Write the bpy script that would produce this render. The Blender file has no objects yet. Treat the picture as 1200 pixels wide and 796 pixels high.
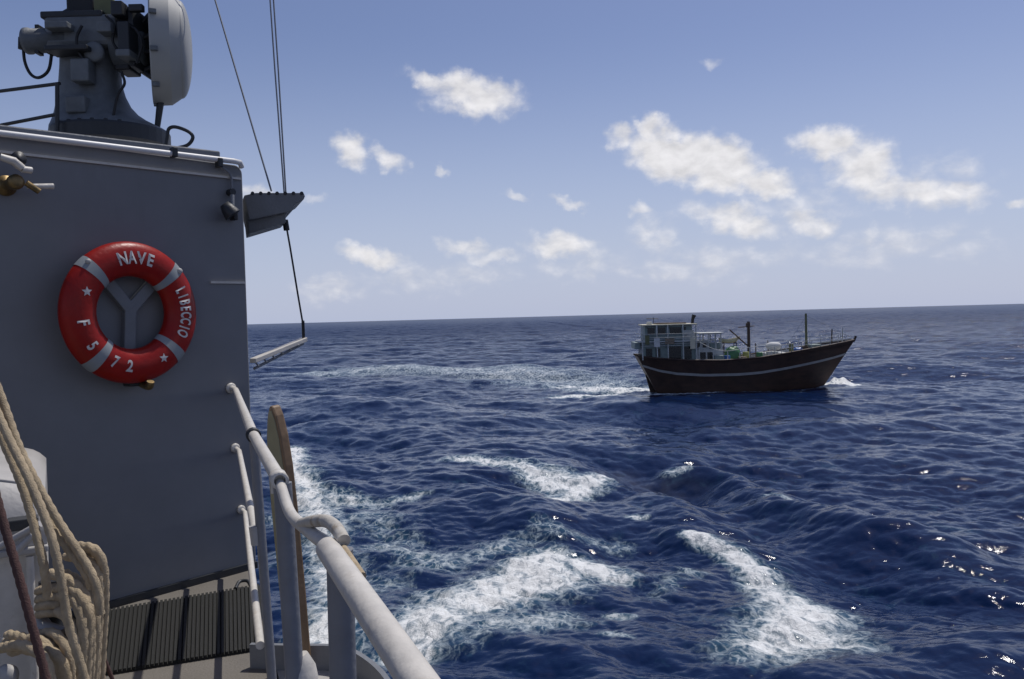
import bpy, bmesh, math, random
import numpy as np
from mathutils import Vector, Matrix
random.seed(7)
S = bpy.context.scene
COL = S.collection
rad = math.radians

# ------------------------------------------------------------------ camera
FPX, CAMZ = 951.0, 8.0                 # focal length in px of the 1200 px wide photo; eye height above the sea
PITCH, ROLL = rad(1.57), rad(1.53)
_F = Vector((0, math.cos(PITCH), -math.sin(PITCH)))
_R0 = Vector((1, 0, 0)); _U0 = Vector((0, math.sin(PITCH), math.cos(PITCH)))
_R = _R0 * math.cos(ROLL) - _U0 * math.sin(ROLL)
_U = _R0 * math.sin(ROLL) + _U0 * math.cos(ROLL)
EYE = Vector((0, 0, CAMZ))
cd = bpy.data.cameras.new('camera'); cam = bpy.data.objects.new('camera', cd); COL.objects.link(cam)
cd.sensor_width = 36.0; cd.lens = 36.0 * FPX / 1200.0
cd.clip_start = 0.05; cd.clip_end = 200000
cam.matrix_world = Matrix(((_R.x, _U.x, -_F.x, 0), (_R.y, _U.y, -_F.y, 0), (_R.z, _U.z, -_F.z, CAMZ), (0, 0, 0, 1)))
S.camera = cam

# ------------------------------------------------------------------ light
SUN_AZ, SUN_EL = 40.0, 64.0            # azimuth clockwise from the view axis (+Y)
SKY_STRENGTH, SUN_STRENGTH = 0.105, 3.9
S.view_settings.view_transform = 'Standard'; S.view_settings.look = 'None'
S.view_settings.gamma = 1.0; S.view_settings.exposure = -0.30; S.view_settings.use_curve_mapping = False
sl = bpy.data.lights.new('sun', 'SUN'); sl.energy = SUN_STRENGTH; sl.angle = rad(0.53); sl.color = (1.0, 0.965, 0.91)
so = bpy.data.objects.new('sun', sl); COL.objects.link(so)
sdir = Vector((math.sin(rad(SUN_AZ)) * math.cos(rad(SUN_EL)), math.cos(rad(SUN_AZ)) * math.cos(rad(SUN_EL)), math.sin(rad(SUN_EL))))
so.rotation_mode = 'QUATERNION'; so.rotation_quaternion = sdir.to_track_quat('Z', 'Y'); so.location = (40, 40, 90)
S.render.engine = 'CYCLES'
S.cycles.use_denoising = True
S.cycles.max_bounces = 8
S.cycles.sample_clamp_indirect = 6.0; S.cycles.sample_clamp_direct = 40.0

# world: Nishita sky with fair-weather clouds laid out by compass bearing and elevation (degrees)
W = bpy.data.worlds.new('World'); S.world = W; W.use_nodes = True
wt = W.node_tree; wt.nodes.clear()
def wn(t, **k):
    n = wt.nodes.new(t)
    for a, b in k.items(): setattr(n, a, b)
    return n
def wl(a, b): wt.links.new(a, b)
def wmath(op, a, b=None, clamp=False):
    n = wn('ShaderNodeMath', operation=op, use_clamp=clamp)
    for i, v in enumerate((a, b)):
        if v is None: continue
        if isinstance(v, (int, float)): n.inputs[i].default_value = v
        else: wl(v, n.inputs[i])
    return n.outputs[0]
sky = wn('ShaderNodeTexSky', sky_type='NISHITA', sun_disc=False)
sky.sun_elevation = rad(SUN_EL); sky.sun_rotation = rad(SUN_AZ); sky.altitude = 10
sky.air_density = 1.0; sky.dust_density = 0.7; sky.ozone_density = 1.6
tc = wn('ShaderNodeTexCoord'); sx = wn('ShaderNodeSeparateXYZ'); wl(tc.outputs['Generated'], sx.inputs[0])
az = wmath('MULTIPLY', wmath('ARCTAN2', sx.outputs[0], sx.outputs[1]), 180 / math.pi)
el = wmath('MULTIPLY', wmath('ARCSINE', sx.outputs[2]), 180 / math.pi)
pc = wn('ShaderNodeCombineXYZ'); wl(az, pc.inputs[0]); wl(el, pc.inputs[1])
def wnoise(vec, scale, detail, rough=0.55, dist=0.0):
    n = wn('ShaderNodeTexNoise', noise_dimensions='3D'); wl(vec, n.inputs['Vector'])
    n.inputs['Scale'].default_value = scale; n.inputs['Detail'].default_value = detail
    n.inputs['Roughness'].default_value = rough; n.inputs['Distortion'].default_value = dist
    return n
def wvec(op, a, b):
    n = wn('ShaderNodeVectorMath', operation=op)
    wl(a, n.inputs[0])
    if isinstance(b, tuple): n.inputs[1].default_value = b
    else: wl(b, n.inputs[1])
    return n.outputs[0]
# (azimuth, elevation, half-width, half-height, turn, weight) in degrees
CLOUDS = [
 (-2.2,15.2,3.5,1.35,-7,1.0),(-5.2,16.1,1.9,.7,-18,.8),(-10.7,11.4,1.35,1.2,-25,.95),(-8.1,11.1,1.25,.85,-30,.8),
 (-4.6,10.1,.6,.4,-10,.55),(-9.6,4.55,2.5,.85,-13,.85),(-3.0,5.1,2.3,.8,-8,.65),(-1.1,4.3,2.5,.7,0,.5),(3.6,5.0,2.6,1.05,-5,.78),
 (.6,8.5,1.3,.4,-8,.42),(4.2,8.0,1.7,.45,-16,.55),
 (7.9,11.9,1.2,.9,0,.8),(10.0,12.6,1.2,1.0,0,.95),(11.6,10.7,3.6,1.7,-18,1.2),(14.4,10.0,3.3,1.8,-12,1.2),(17.0,8.5,2.6,1.1,-14,1.0),
 (15.4,6.2,3.6,1.1,-14,.8),(20.4,5.8,1.9,.95,-14,.72),(10.2,5.4,2.0,1.6,-20,.45),(9.2,7.0,.9,.6,-20,.5),
 (21.5,10.6,2.2,1.3,-5,.95),(23.6,9.0,2.4,1.9,-20,.95),(26.0,7.3,4.0,1.3,-10,.8),(28.6,6.8,2.2,.9,-8,.7),(32.2,6.0,1.0,.5,0,.6),
 (14.2,16.6,.8,.45,0,.4),(-17.2,8.7,1.5,.8,0,.7),(-13.6,8.4,1.2,.4,0,.35),(-12.6,2.2,2.6,1.2,0,.42),(13,3.4,8,1.5,0,.34),(25,3.8,7,1.5,0,.34),(-5,3.0,7,1.3,0,.34),(19,7.0,5,2.2,-10,.34),(28,8,3.5,1.6,-10,.34),(5,3.6,4,1.5,0,.34),
 (44,8,5,1.6,-6,.8),(-38,7,6,1.8,5,.8),(60,12,7,2.0,0,.8),(-70,9,9,2.4,0,.8),(110,10,10,2.4,4,.8),(170,9,12,2.2,0,.8),(-130,11,12,2.6,-5,.8)]
warp = wnoise(pc.outputs[0], 0.55, 5, 0.55)
wv = wvec('SUBTRACT', warp.outputs['Color'], (0.5, 0.5, 0.5))
wsc = wn('ShaderNodeVectorMath', operation='SCALE'); wl(wv, wsc.inputs[0]); wsc.inputs['Scale'].default_value = 2.4
def cloud_field(vec):
    p = wvec('ADD', vec, wsc.outputs[0])
    field = None
    for (a, e, hw, hh, turn, w) in CLOUDS:
        m = wn('ShaderNodeMapping', vector_type='TEXTURE'); wl(p, m.inputs['Vector'])
        m.inputs['Location'].default_value = (a, e, 0); m.inputs['Rotation'].default_value = (0, 0, rad(turn))
        m.inputs['Scale'].default_value = (hw, hh, 1)
        ln = wn('ShaderNodeVectorMath', operation='LENGTH'); wl(m.outputs[0], ln.inputs[0])
        r = wn('ShaderNodeMapRange', interpolation_type='SMOOTHSTEP'); wl(ln.outputs['Value'], r.inputs[0])
        r.inputs[1].default_value = 1.5; r.inputs[2].default_value = 0.2
        r.inputs[3].default_value = 0.0; r.inputs[4].default_value = w
        field = r.outputs[0] if field is None else wmath('MAXIMUM', field, r.outputs[0])
    return field
field = cloud_field(pc.outputs[0])
sxy = wn('ShaderNodeMapping'); wl(pc.outputs[0], sxy.inputs['Vector']); sxy.inputs['Scale'].default_value = (0.8, 1.25, 1)
fb = wnoise(sxy.outputs[0], 0.75, 6, 0.52, 0.25).outputs['Fac']
up = wvec('ADD', sxy.outputs[0], (0.25, 0.75, 0.0))
fb2 = wnoise(up, 0.75, 5, 0.55, 0.3).outputs['Fac']
dens = wmath('ADD', field, wmath('MULTIPLY', wmath('SUBTRACT', fb, 0.5), 0.95))
cov = wn('ShaderNodeMapRange', interpolation_type='SMOOTHSTEP'); wl(dens, cov.inputs[0])
cov.inputs[1].default_value = 0.04; cov.inputs[2].default_value = 1.0
gate = wmath('MULTIPLY', field, 4.0, True)
alpha = wmath('MULTIPLY', wmath('MULTIPLY', cov.outputs[0], gate), 0.90)
shade = wmath('ADD', 0.93, wmath('MULTIPLY', wmath('SUBTRACT', fb, fb2), 0.55))
shade = wmath('MAXIMUM', wmath('MINIMUM', shade, 1.08), 0.80)
cl = wn('ShaderNodeVectorMath', operation='SCALE'); cl.inputs[0].default_value = (10.2, 10.0, 10.1); wl(shade, cl.inputs['Scale'])
# sea haze whitening the last few degrees above the horizon
hz = wn('ShaderNodeMapRange', interpolation_type='SMOOTHSTEP'); wl(el, hz.inputs[0])
hz.inputs[1].default_value = 20.0; hz.inputs[2].default_value = -2.0; hz.inputs[3].default_value = 0.0; hz.inputs[4].default_value = 0.85
tint = wn('ShaderNodeMix', data_type='RGBA', blend_type='MULTIPLY'); tint.inputs['Factor'].default_value = 1.0
wl(sky.outputs[0], tint.inputs['A']); tint.inputs['B'].default_value = (0.98, 0.90, 1.03, 1)
mh = wn('ShaderNodeMix', data_type='RGBA'); wl(hz.outputs[0], mh.inputs['Factor']); wl(tint.outputs['Result'], mh.inputs['A'])
mh.inputs['B'].default_value = (5.6, 6.4, 8.6, 1)
mx = wn('ShaderNodeMix', data_type='RGBA'); wl(alpha, mx.inputs['Factor']); wl(mh.outputs['Result'], mx.inputs['A']); wl(cl.outputs[0], mx.inputs['B'])
bg = wn('ShaderNodeBackground'); wl(mx.outputs['Result'], bg.inputs['Color']); bg.inputs['Strength'].default_value = SKY_STRENGTH
wo = wn('ShaderNodeOutputWorld'); wl(bg.outputs[0], wo.inputs['Surface'])

# ------------------------------------------------------------------ helpers
def ray(x, y): return _F + _R * ((x - 600) / FPX) - _U * ((y - 398) / FPX)
def at(x, y, depth):                      # a sight line of the photo, followed to a distance
    v = ray(x, y); return EYE + v * (depth / v.y)
def onz(x, y, z):
    v = ray(x, y); return EYE + v * ((z - CAMZ) / v.z)

def tag(o, label=None, cat=None, group=None, kind=None):
    for k, v in (('label', label), ('category', cat), ('group', group), ('kind', kind)):
        if v: o[k] = v
    return o
def empty(name, loc, label, cat, group=None, rotz=0.0):
    o = bpy.data.objects.new(name, None); COL.objects.link(o); o.location = loc; o.rotation_euler = (0, 0, rotz)
    o.empty_display_size = 0.2
    tag(o, label, cat, group); bpy.context.view_layer.update()
    return o
class MB:
    """collects shapes, in world coordinates, for ONE mesh object"""
    def __init__(s): s.v = []; s.f = []; s.sm = []
    def add(s, vs, fs, smooth=False):
        b = len(s.v); s.v += [tuple(p) for p in vs]
        s.f += [tuple(b + i for i in f) for f in fs]; s.sm += [smooth] * len(fs)
        return s
    def box(s, c, size, ax=None, ay=None, az_=None):
        c = Vector(c); ax = Vector(ax or (1, 0, 0)).normalized(); az_ = Vector(az_ or (0, 0, 1)).normalized()
        ay = Vector(ay).normalized() if ay else az_.cross(ax).normalized()
        hx, hy, hz_ = [k / 2 for k in size]
        vs = [c + ax * (i * hx) + ay * (j * hy) + az_ * (k * hz_) for i in (-1, 1) for j in (-1, 1) for k in (-1, 1)]
        return s.add(vs, [(0, 1, 3, 2), (4, 6, 7, 5), (0, 4, 5, 1), (2, 3, 7, 6), (0, 2, 6, 4), (1, 5, 7, 3)])
    def hexa(s, p8): return s.add(p8, [(3, 2, 1, 0), (4, 5, 6, 7), (0, 1, 5, 4), (1, 2, 6, 5), (2, 3, 7, 6), (3, 0, 4, 7)])
    def tube(s, pts, r, n=12, cap=True, closed=False, twist=None, lay=0.0):
        pts = [Vector(p) for p in pts]; m = len(pts)
        rs = r if isinstance(r, (list, tuple)) else [r] * m
        tans = []
        for i in range(m):
            a = pts[(i - 1) % m] if (closed or i > 0) else pts[i]; b = pts[(i + 1) % m] if (closed or i < m - 1) else pts[i]
            tans.append((b - a).normalized())
        t = tans[0]; u = t.orthogonal().normalized(); vs = []; dist = 0.0
        for i in range(m):
            if i: dist += (pts[i] - pts[i - 1]).length
            u = (u - tans[i] * u.dot(tans[i])).normalized(); w = tans[i].cross(u)
            for k in range(n):
                q = 2 * math.pi * k / n
                rr = rs[i] * (1 + (lay * abs(math.cos(1.5 * (q - dist / twist))) - lay * 0.6 if twist else 0))
                vs.append(pts[i] + u * (math.cos(q) * rr) + w * (math.sin(q) * rr))
        fs = []
        for i in range(m if closed else m - 1):
            j = (i + 1) % m
            for k in range(n):
                k2 = (k + 1) % n; fs.append((i * n + k, i * n + k2, j * n + k2, j * n + k))
        s.add(vs, fs, True)
        if cap and not closed:
            s.add(vs[:n], [tuple(range(n))[::-1]]); s.add(vs[-n:], [tuple(range(n))])
        return s
    def lathe(s, base, axis, prof, n=32, smooth=True):
        base = Vector(base); axis = Vector(axis).normalized(); u = axis.orthogonal().normalized(); w = axis.cross(u)
        vs = []
        for (a, r) in prof:
            for k in range(n):
                q = 2 * math.pi * k / n; vs.append(base + axis * a + (u * math.cos(q) + w * math.sin(q)) * max(r, 1e-4))
        fs = [(i * n + k, i * n + (k + 1) % n, (i + 1) * n + (k + 1) % n, (i + 1) * n + k) for i in range(len(prof) - 1) for k in range(n)]
        return s.add(vs, fs, smooth)
    def prism(s, poly, ext):
        n = len(poly); poly = [Vector(p) for p in poly]; ext = Vector(ext)
        s.add(poly + [p + ext for p in poly], [tuple(range(n))[::-1], tuple(range(n, 2 * n))] + [(i, (i + 1) % n, n + (i + 1) % n, n + i) for i in range(n)])
        return s
    def grid(s, rows, smooth=True):
        n = len(rows[0]); vs = [p for r in rows for p in r]
        return s.add(vs, [(i * n + k, i * n + k + 1, (i + 1) * n + k + 1, (i + 1) * n + k) for i in range(len(rows) - 1) for k in range(n - 1)], smooth)
    def build(s, name, material, parent=None, bevel=0.0, seg=2):
        me = bpy.data.meshes.new(name); me.from_pydata(s.v, [], s.f); me.update()
        bm = bmesh.new(); bm.from_mesh(me); bmesh.ops.recalc_face_normals(bm, faces=bm.faces); bm.to_mesh(me); bm.free()
        me.polygons.foreach_set('use_smooth', s.sm); me.materials.append(material)
        o = bpy.data.objects.new(name, me); COL.objects.link(o)
        if parent is not None:
            o.parent = parent; M = Matrix.Identity(4); p = parent
            while p is not None: M = p.matrix_basis.copy() @ M if False else M; p = p.parent
            o.matrix_parent_inverse = parent.matrix_world.inverted()
        if bevel:
            b = o.modifiers.new('bevel', 'BEVEL'); b.width = bevel; b.segments = seg; b.limit_method = 'ANGLE'; b.angle_limit = rad(40)
            b.harden_normals = False
        bpy.context.view_layer.update()
        return o
def spline(pts, n=10):
    """Catmull-Rom through pts"""
    P = [Vector(p) for p in pts]; P = [P[0] * 2 - P[1]] + P + [P[-1] * 2 - P[-2]]; out = []
    for i in range(1, len(P) - 2):
        for k in range(n):
            t = k / n; a, b, c, d = P[i - 1], P[i], P[i + 1], P[i + 2]
            out.append(0.5 * ((2 * b) + (c - a) * t + (2 * a - 5 * b + 4 * c - d) * t * t + (3 * b - a - 3 * c + d) * t ** 3))
    out.append(P[-2]); return out

# ------------------------------------------------------------------ materials
def mat(name, col, rough=0.5, metal=0.0, var=0.12, vscale=6.0, bump=0.0, bscale=60.0, stain=None, sscale=3.0, sthr=0.62, spec=0.5, streak=None):
    m = bpy.data.materials.new(name); m.use_nodes = True; nt = m.node_tree; N = nt.nodes; L = nt.links
    b = N['Principled BSDF']; b.inputs['Metallic'].default_value = metal; b.inputs['Specular IOR Level'].default_value = spec
    tc = N.new('ShaderNodeTexCoord')
    no = N.new('ShaderNodeTexNoise'); L.new(tc.outputs['Object'], no.inputs['Vector'])
    no.inputs['Scale'].default_value = vscale; no.inputs['Detail'].default_value = 6; no.inputs['Roughness'].default_value = 0.65
    r = N.new('ShaderNodeMapRange'); L.new(no.outputs['Fac'], r.inputs[0]); r.inputs[1].default_value = 0.3; r.inputs[2].default_value = 0.7
    r.inputs[3].default_value = 1 - var; r.inputs[4].default_value = 1 + var
    sc = N.new('ShaderNodeVectorMath'); sc.operation = 'SCALE'; sc.inputs[0].default_value = col; L.new(r.outputs[0], sc.inputs['Scale'])
    out = sc.outputs[0]
    if stain:
        n2 = N.new('ShaderNodeTexNoise'); 
        mp = N.new('ShaderNodeMapping'); L.new(tc.outputs['Object'], mp.inputs['Vector'])
        mp.inputs['Scale'].default_value = streak or (1, 1, 1); L.new(mp.outputs[0], n2.inputs['Vector'])
        n2.inputs['Scale'].default_value = sscale; n2.inputs['Detail'].default_value = 8; n2.inputs['Roughness'].default_value = 0.7
        r2 = N.new('ShaderNodeMapRange'); L.new(n2.outputs['Fac'], r2.inputs[0]); r2.inputs[1].default_value = sthr; r2.inputs[2].default_value = sthr + 0.14
        mx = N.new('ShaderNodeMix'); mx.data_type = 'RGBA'; L.new(r2.outputs[0], mx.inputs['Factor']); L.new(out, mx.inputs['A'])
        mx.inputs['B'].default_value = (*stain, 1); out = mx.outputs['Result']
    L.new(out, b.inputs['Base Color'])
    r3 = N.new('ShaderNodeMapRange'); L.new(no.outputs['Fac'], r3.inputs[0]); r3.inputs[3].default_value = max(0.05, rough - 0.12); r3.inputs[4].default_value = min(1, rough + 0.12)
    L.new(r3.outputs[0], b.inputs['Roughness'])
    if bump:
        n3 = N.new('ShaderNodeTexNoise'); L.new(tc.outputs['Object'], n3.inputs['Vector']); n3.inputs['Scale'].default_value = bscale; n3.inputs['Detail'].default_value = 4
        bp = N.new('ShaderNodeBump'); bp.inputs['Strength'].default_value = bump; bp.inputs['Distance'].default_value = 0.01
        L.new(n3.outputs['Fac'], bp.inputs['Height']); L.new(bp.outputs[0], b.inputs['Normal'])
    return m
M = {
 'wall': mat('grey_hull_paint', (0.185, 0.187, 0.192), 0.6, var=0.15, vscale=0.9, bump=0.12, bscale=9, stain=(0.158, 0.158, 0.16), sscale=1.3, sthr=0.55, streak=(1.6, 1.6, .25)),
 'grey': mat('grey_fitting_paint', (0.17, 0.178, 0.19), 0.5, var=0.12, bump=0.2, stain=(0.07, 0.055, 0.04), sthr=0.66),
 'pale': mat('pale_grey_rail_paint', (0.57, 0.535, 0.475), 0.45, var=0.10, vscale=18, bump=0.25, bscale=40, stain=(0.40, 0.34, 0.26), sscale=14, sthr=0.60),
 'post': mat('worn_grey_post_paint', (0.19, 0.195, 0.21), 0.45, var=0.1, vscale=12, bump=0.25, bscale=40, stain=(0.20, 0.11, 0.05), sscale=5, sthr=0.62, streak=(1, 1, .3)),
 'hook': mat('weathered_tan_hook', (0.50, 0.465, 0.40), 0.5, var=0.2, vscale=30, bump=0.3, bscale=60, stain=(.25, .18, .10), sscale=18, sthr=.52),
 'white': mat('white_gloss_paint', (0.40, 0.385, 0.365), 0.55, var=0.1, bump=0.15, stain=(0.34, 0.31, 0.27), sscale=9, sthr=0.64),
 'dark': mat('dark_grey_metal', (0.022, 0.024, 0.027), 0.5, var=0.25, bump=0.2),
 'radar': mat('radar_grey_green_paint', (0.13, 0.14, 0.146), 0.5, var=0.25, vscale=9, bump=0.3, bscale=30, stain=(0.16, 0.16, 0.155), sscale=7, sthr=0.62),
 'radome': mat('radome_pale_grey', (0.36, 0.36, 0.34), 0.55, var=0.05, vscale=4, stain=(.29, .28, .265), sscale=4, sthr=.62),
 'black': mat('black_rubber', (0.014, 0.014, 0.015), 0.6, var=0.3),
 'brass': mat('tarnished_brass', (0.22, 0.15, 0.065), 0.45, 0.7, var=0.3, vscale=25, stain=(.09, .08, .04), sscale=20, sthr=.5),
 'red': mat('lifebuoy_red', (0.29, 0.011, 0.007), 0.38, spec=.25, stain=(.22, .012, .01), sscale=6, sthr=.55, var=0.15, vscale=9, bump=0.15, bscale=50),
 'bright': mat('fresh_white_paint', (0.66, 0.65, 0.63), 0.4, var=0.04),
 'band': mat('lifebuoy_band', (0.25, 0.27, 0.28), 0.55, var=0.1),
 'letter': mat('white_lettering', (0.58, 0.55, 0.53), 0.5, var=0.2, vscale=30),
 'deck': mat('tan_deck_paint', (0.145, 0.13, 0.11), 0.75, var=0.12, vscale=5, bump=0.35, bscale=90, stain=(.115, .10, .085), sscale=4, sthr=.58),
 'mat': mat('olive_ribbed_mat', (0.012, 0.0118, 0.0098), 0.85, var=0.25, vscale=14, bump=0.5, bscale=120),
 'rope': mat('tan_manila_rope', (0.43, 0.34, 0.22), 0.85, var=0.25, vscale=22, bump=0.6, bscale=300, stain=(.27, .19, .11), sscale=9, sthr=.58),
 'redrope': mat('dark_red_brown_rope', (0.085, 0.042, 0.036), 0.85, var=0.25, vscale=22, bump=0.6, bscale=300),
 'board_edge': mat('varnished_board_edge', (0.20, 0.125, 0.065), 0.5, var=0.2, vscale=12, bump=0.2, stain=(.22, .10, .04), sscale=7, sthr=.6),
 'board': mat('pale_board_face', (0.30, 0.28, 0.18), 0.55, var=0.12, vscale=8, stain=(.33, .31, .2), sscale=5, sthr=.55),
 'hull': mat('black_brown_dhow_planks', (0.046, 0.024, 0.0155), 0.6, var=0.4, vscale=1.2, bump=0.6, bscale=4, stain=(0.066, 0.032, 0.020), sscale=1.1, sthr=0.48, streak=(.35, 1, 1.6)),
 'stripe': mat('dhow_white_stripe', (0.34, 0.33, 0.31), 0.6, var=0.15, vscale=2, stain=(.2, .15, .11), sscale=1.4, sthr=.6),
 'teal': mat('faded_teal_paint', (0.21, 0.265, 0.25), 0.6, var=0.2, vscale=2.2, stain=(.10, .10, .09), sscale=2, sthr=.56),
 'dhowgrey': mat('dhow_grey_white_paint', (0.50, 0.51, 0.48), 0.6, var=0.2, vscale=2.2, stain=(.2, .17, .13), sscale=2, sthr=.56),
 'cream': mat('cream_canvas', (0.62, 0.57, 0.42), 0.8, var=0.1, vscale=2),
 'dwood': mat('dark_mast_wood', (0.07, 0.045, 0.03), 0.7, var=0.3, vscale=4),
 'olive': mat('olive_mast_paint', (0.13, 0.135, 0.06), 0.6, var=0.2, vscale=3),
 'wood': mat('weathered_deck_wood', (0.23, 0.18, 0.13), 0.8, var=0.25, vscale=3),
 'glass': mat('dark_window_opening', (0.012, 0.014, 0.016), 0.15, var=0.2),
 'blueplastic': mat('blue_plastic', (0.03, 0.10, 0.32), 0.4, var=0.15),
 'greenplastic': mat('green_plastic', (0.05, 0.17, 0.07), 0.5, var=0.2),
 'yellow': mat('yellow_green_plastic', (0.32, 0.33, 0.09), 0.5, var=0.2),
 'whitebag': mat('white_sack', (0.6, 0.6, 0.58), 0.8, var=0.1),
 'wire': mat('steel_wire', (0.15, 0.16, 0.18), 0.5, 0.1, var=0.1),
}

# ------------------------------------------------------------------ sea
def ocean_tile(L, N, seed, V, wdir, kmin, kmax):
    g = np.random.default_rng(seed)
    k1 = 2 * np.pi * np.fft.fftfreq(N, L / N); kx, ky = np.meshgrid(k1, k1)
    k = np.hypot(kx, ky); k[0, 0] = 1e-6
    Lw = V * V / 9.81; c = (kx * wdir[0] + ky * wdir[1]) / k
    P = np.exp(-1 / (k * Lw) ** 2) / k ** 4 * (0.16 + 0.84 * np.abs(c) ** 2.2) * np.where(c < 0, 0.35, 1.0)
    P *= np.exp(-(k * 0.024) ** 2); P[(k < kmin) | (k >= kmax)] = 0; P[0, 0] = 0
    amp = np.sqrt(P / 2) * (2 * np.pi / L)
    h0 = (g.standard_normal((N, N)) + 1j * g.standard_normal((N, N))) * amp
    def inv(x): return np.real(np.fft.ifft2(x)) * N * N
    return inv(h0), inv(-1j * kx / k * h0), inv(-1j * ky / k * h0)
def sample(T, L, x, y):
    N = T.shape[0]; fx = np.mod(x / L, 1) * N; fy = np.mod(y / L, 1) * N
    ix = np.floor(fx).astype(int); iy = np.floor(fy).astype(int); tx = fx - ix; ty = fy - iy
    ix %= N; iy %= N; jx = (ix + 1) % N; jy = (iy + 1) % N
    return (T[iy, ix] * (1 - tx) + T[iy, jx] * tx) * (1 - ty) + (T[jy, ix] * (1 - tx) + T[jy, jx] * tx) * ty
# foam lines left by both vessels, on the water in metres: ((x, y, radius), ...), strength
FOAM = [
 (((-2.4, 18.6, .9), (-1.7, 22.0, 1.5), (.3, 23.6, 1.9), (1.0, 26.8, 1.3), (3.0, 23.8, .7)), 1.18),
 (((-1.4, 19.4, 1.2), (.9, 20.6, 1.0)), .75),
 (((6.1, 28.4, .35), (7.0, 26.2, .6), (7.1, 22.0, .8), (7.2, 20.0, 1.25), (5.4, 17.6, 1.2)), 1.12),
 (((7.2, 20.0, 1.0), (7.1, 17.6, 1.0)), .9),
 (((-3.4, 44.2, .8), (-.1, 42.6, 1.0), (2.4, 38.4, 1.8), (4.2, 40.6, .9), (1.6, 35.6, 1.1)), 1.05),
 (((7.7, 42.0, .6), (8.6, 41.3, .5)), .7),
 (((-8.4, 36.6, 1.0), (-6.0, 35.2, 1.2), (-4.2, 36.6, .5)), .8),
 (((-10.8, 38.8, 1.0), (-8.2, 34.2, 1.0), (-6.6, 31.0, .9)), .62),
 (((-14.6, 54, .9), (-13.2, 46, 1.1), (-9.6, 38, 1.0)), 1.1),
 (((-9.4, 37.0, 1.1), (-7.2, 30.5, 1.0), (-5.5, 24.5, .9), (-4.7, 20.3, 1.0), (-4.0, 17.0, 1.2), (-3.0, 12.0, 1.4)), .92),
 (((-9.0, 33.5, 1.6), (-5.2, 31.5, 1.5), (-3.2, 28.0, 1.2)), .44), (((-7.4, 28.6, 1.4), (-4.2, 24.6, 1.3)), .48), (((-4.9, 28.6, .9), (-3.0, 26.8, .6)), .66), (((-3.0, 26.5, 1.6), (1.0, 29.5, 1.2), (3.6, 28.6, .8)), .5),
 (((4.4, 31.5, .3), (4.9, 31.3, .25)), .9), (((2.4, 20.7, .3), (2.9, 20.4, .25)), .8), (((2.2, 19.2, .3), (2.6, 18.8, .2)), .75),
 (((5.0, 24.2, .6), (3.6, 22.0, .5)), .45), (((10.6, 34.0, .4), (11.2, 33.0, .3)), .55),
 # dhow: broad pale wake astern, bright churn at the stern quarter, bow wave
 (((-32, 130, 6), (-12, 126, 9), (2, 112, 9), (9, 99, 7), (14.5, 86, 3.6)), .64), (((-2, 108, 9), (8, 96, 8), (13.5, 85, 4)), .5),
 (((4, 80.5, 1.2), (10, 80.0, 1.6), (16.4, 77.6, .9), (20, 77.4, .5)), 1.1),
 (((7, 94, 4), (14.0, 83.5, 3.0)), 1.1), (((8, 86, 2.5), (15.0, 80.5, 2.2)), .95),
 (((30.8, 79.0, .9), (32.0, 79.2, 1.5), (33.3, 80.0, 1.2)), 2.2),
 (((22, 77.5, .3), (30.4, 77.9, .5)), .55)]
MURK = [(((5.4, 42.5, 1.2), (7.6, 39.0, 1.6)), .45), (((-20, 120, 6), (6, 106, 6)), .5)]
def capsules(lines, x, y, power=1.0):
    out = np.zeros_like(x)
    for pts, st in lines:
        for (x0, y0, r0), (x1, y1, r1) in zip(pts[:-1], pts[1:]):
            lo, hi = min(y0, y1) - 3 * max(r0, r1), max(y0, y1) + 3 * max(r0, r1)
            sel = np.where((y > lo) & (y < hi))[0]
            dx, dy = x1 - x0, y1 - y0; px, py = x[sel] - x0, y[sel] - y0
            t = np.clip((px * dx + py * dy) / (dx * dx + dy * dy), 0, 1)
            d = np.hypot(px - t * dx, py - t * dy) / ((r0 + (r1 - r0) * t) * 1.65)
            m = np.clip(1 - d, 0, 1); m = m * m * (3 - 2 * m)
            out[sel] = np.maximum(out[sel], st * m)
    return out
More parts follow.
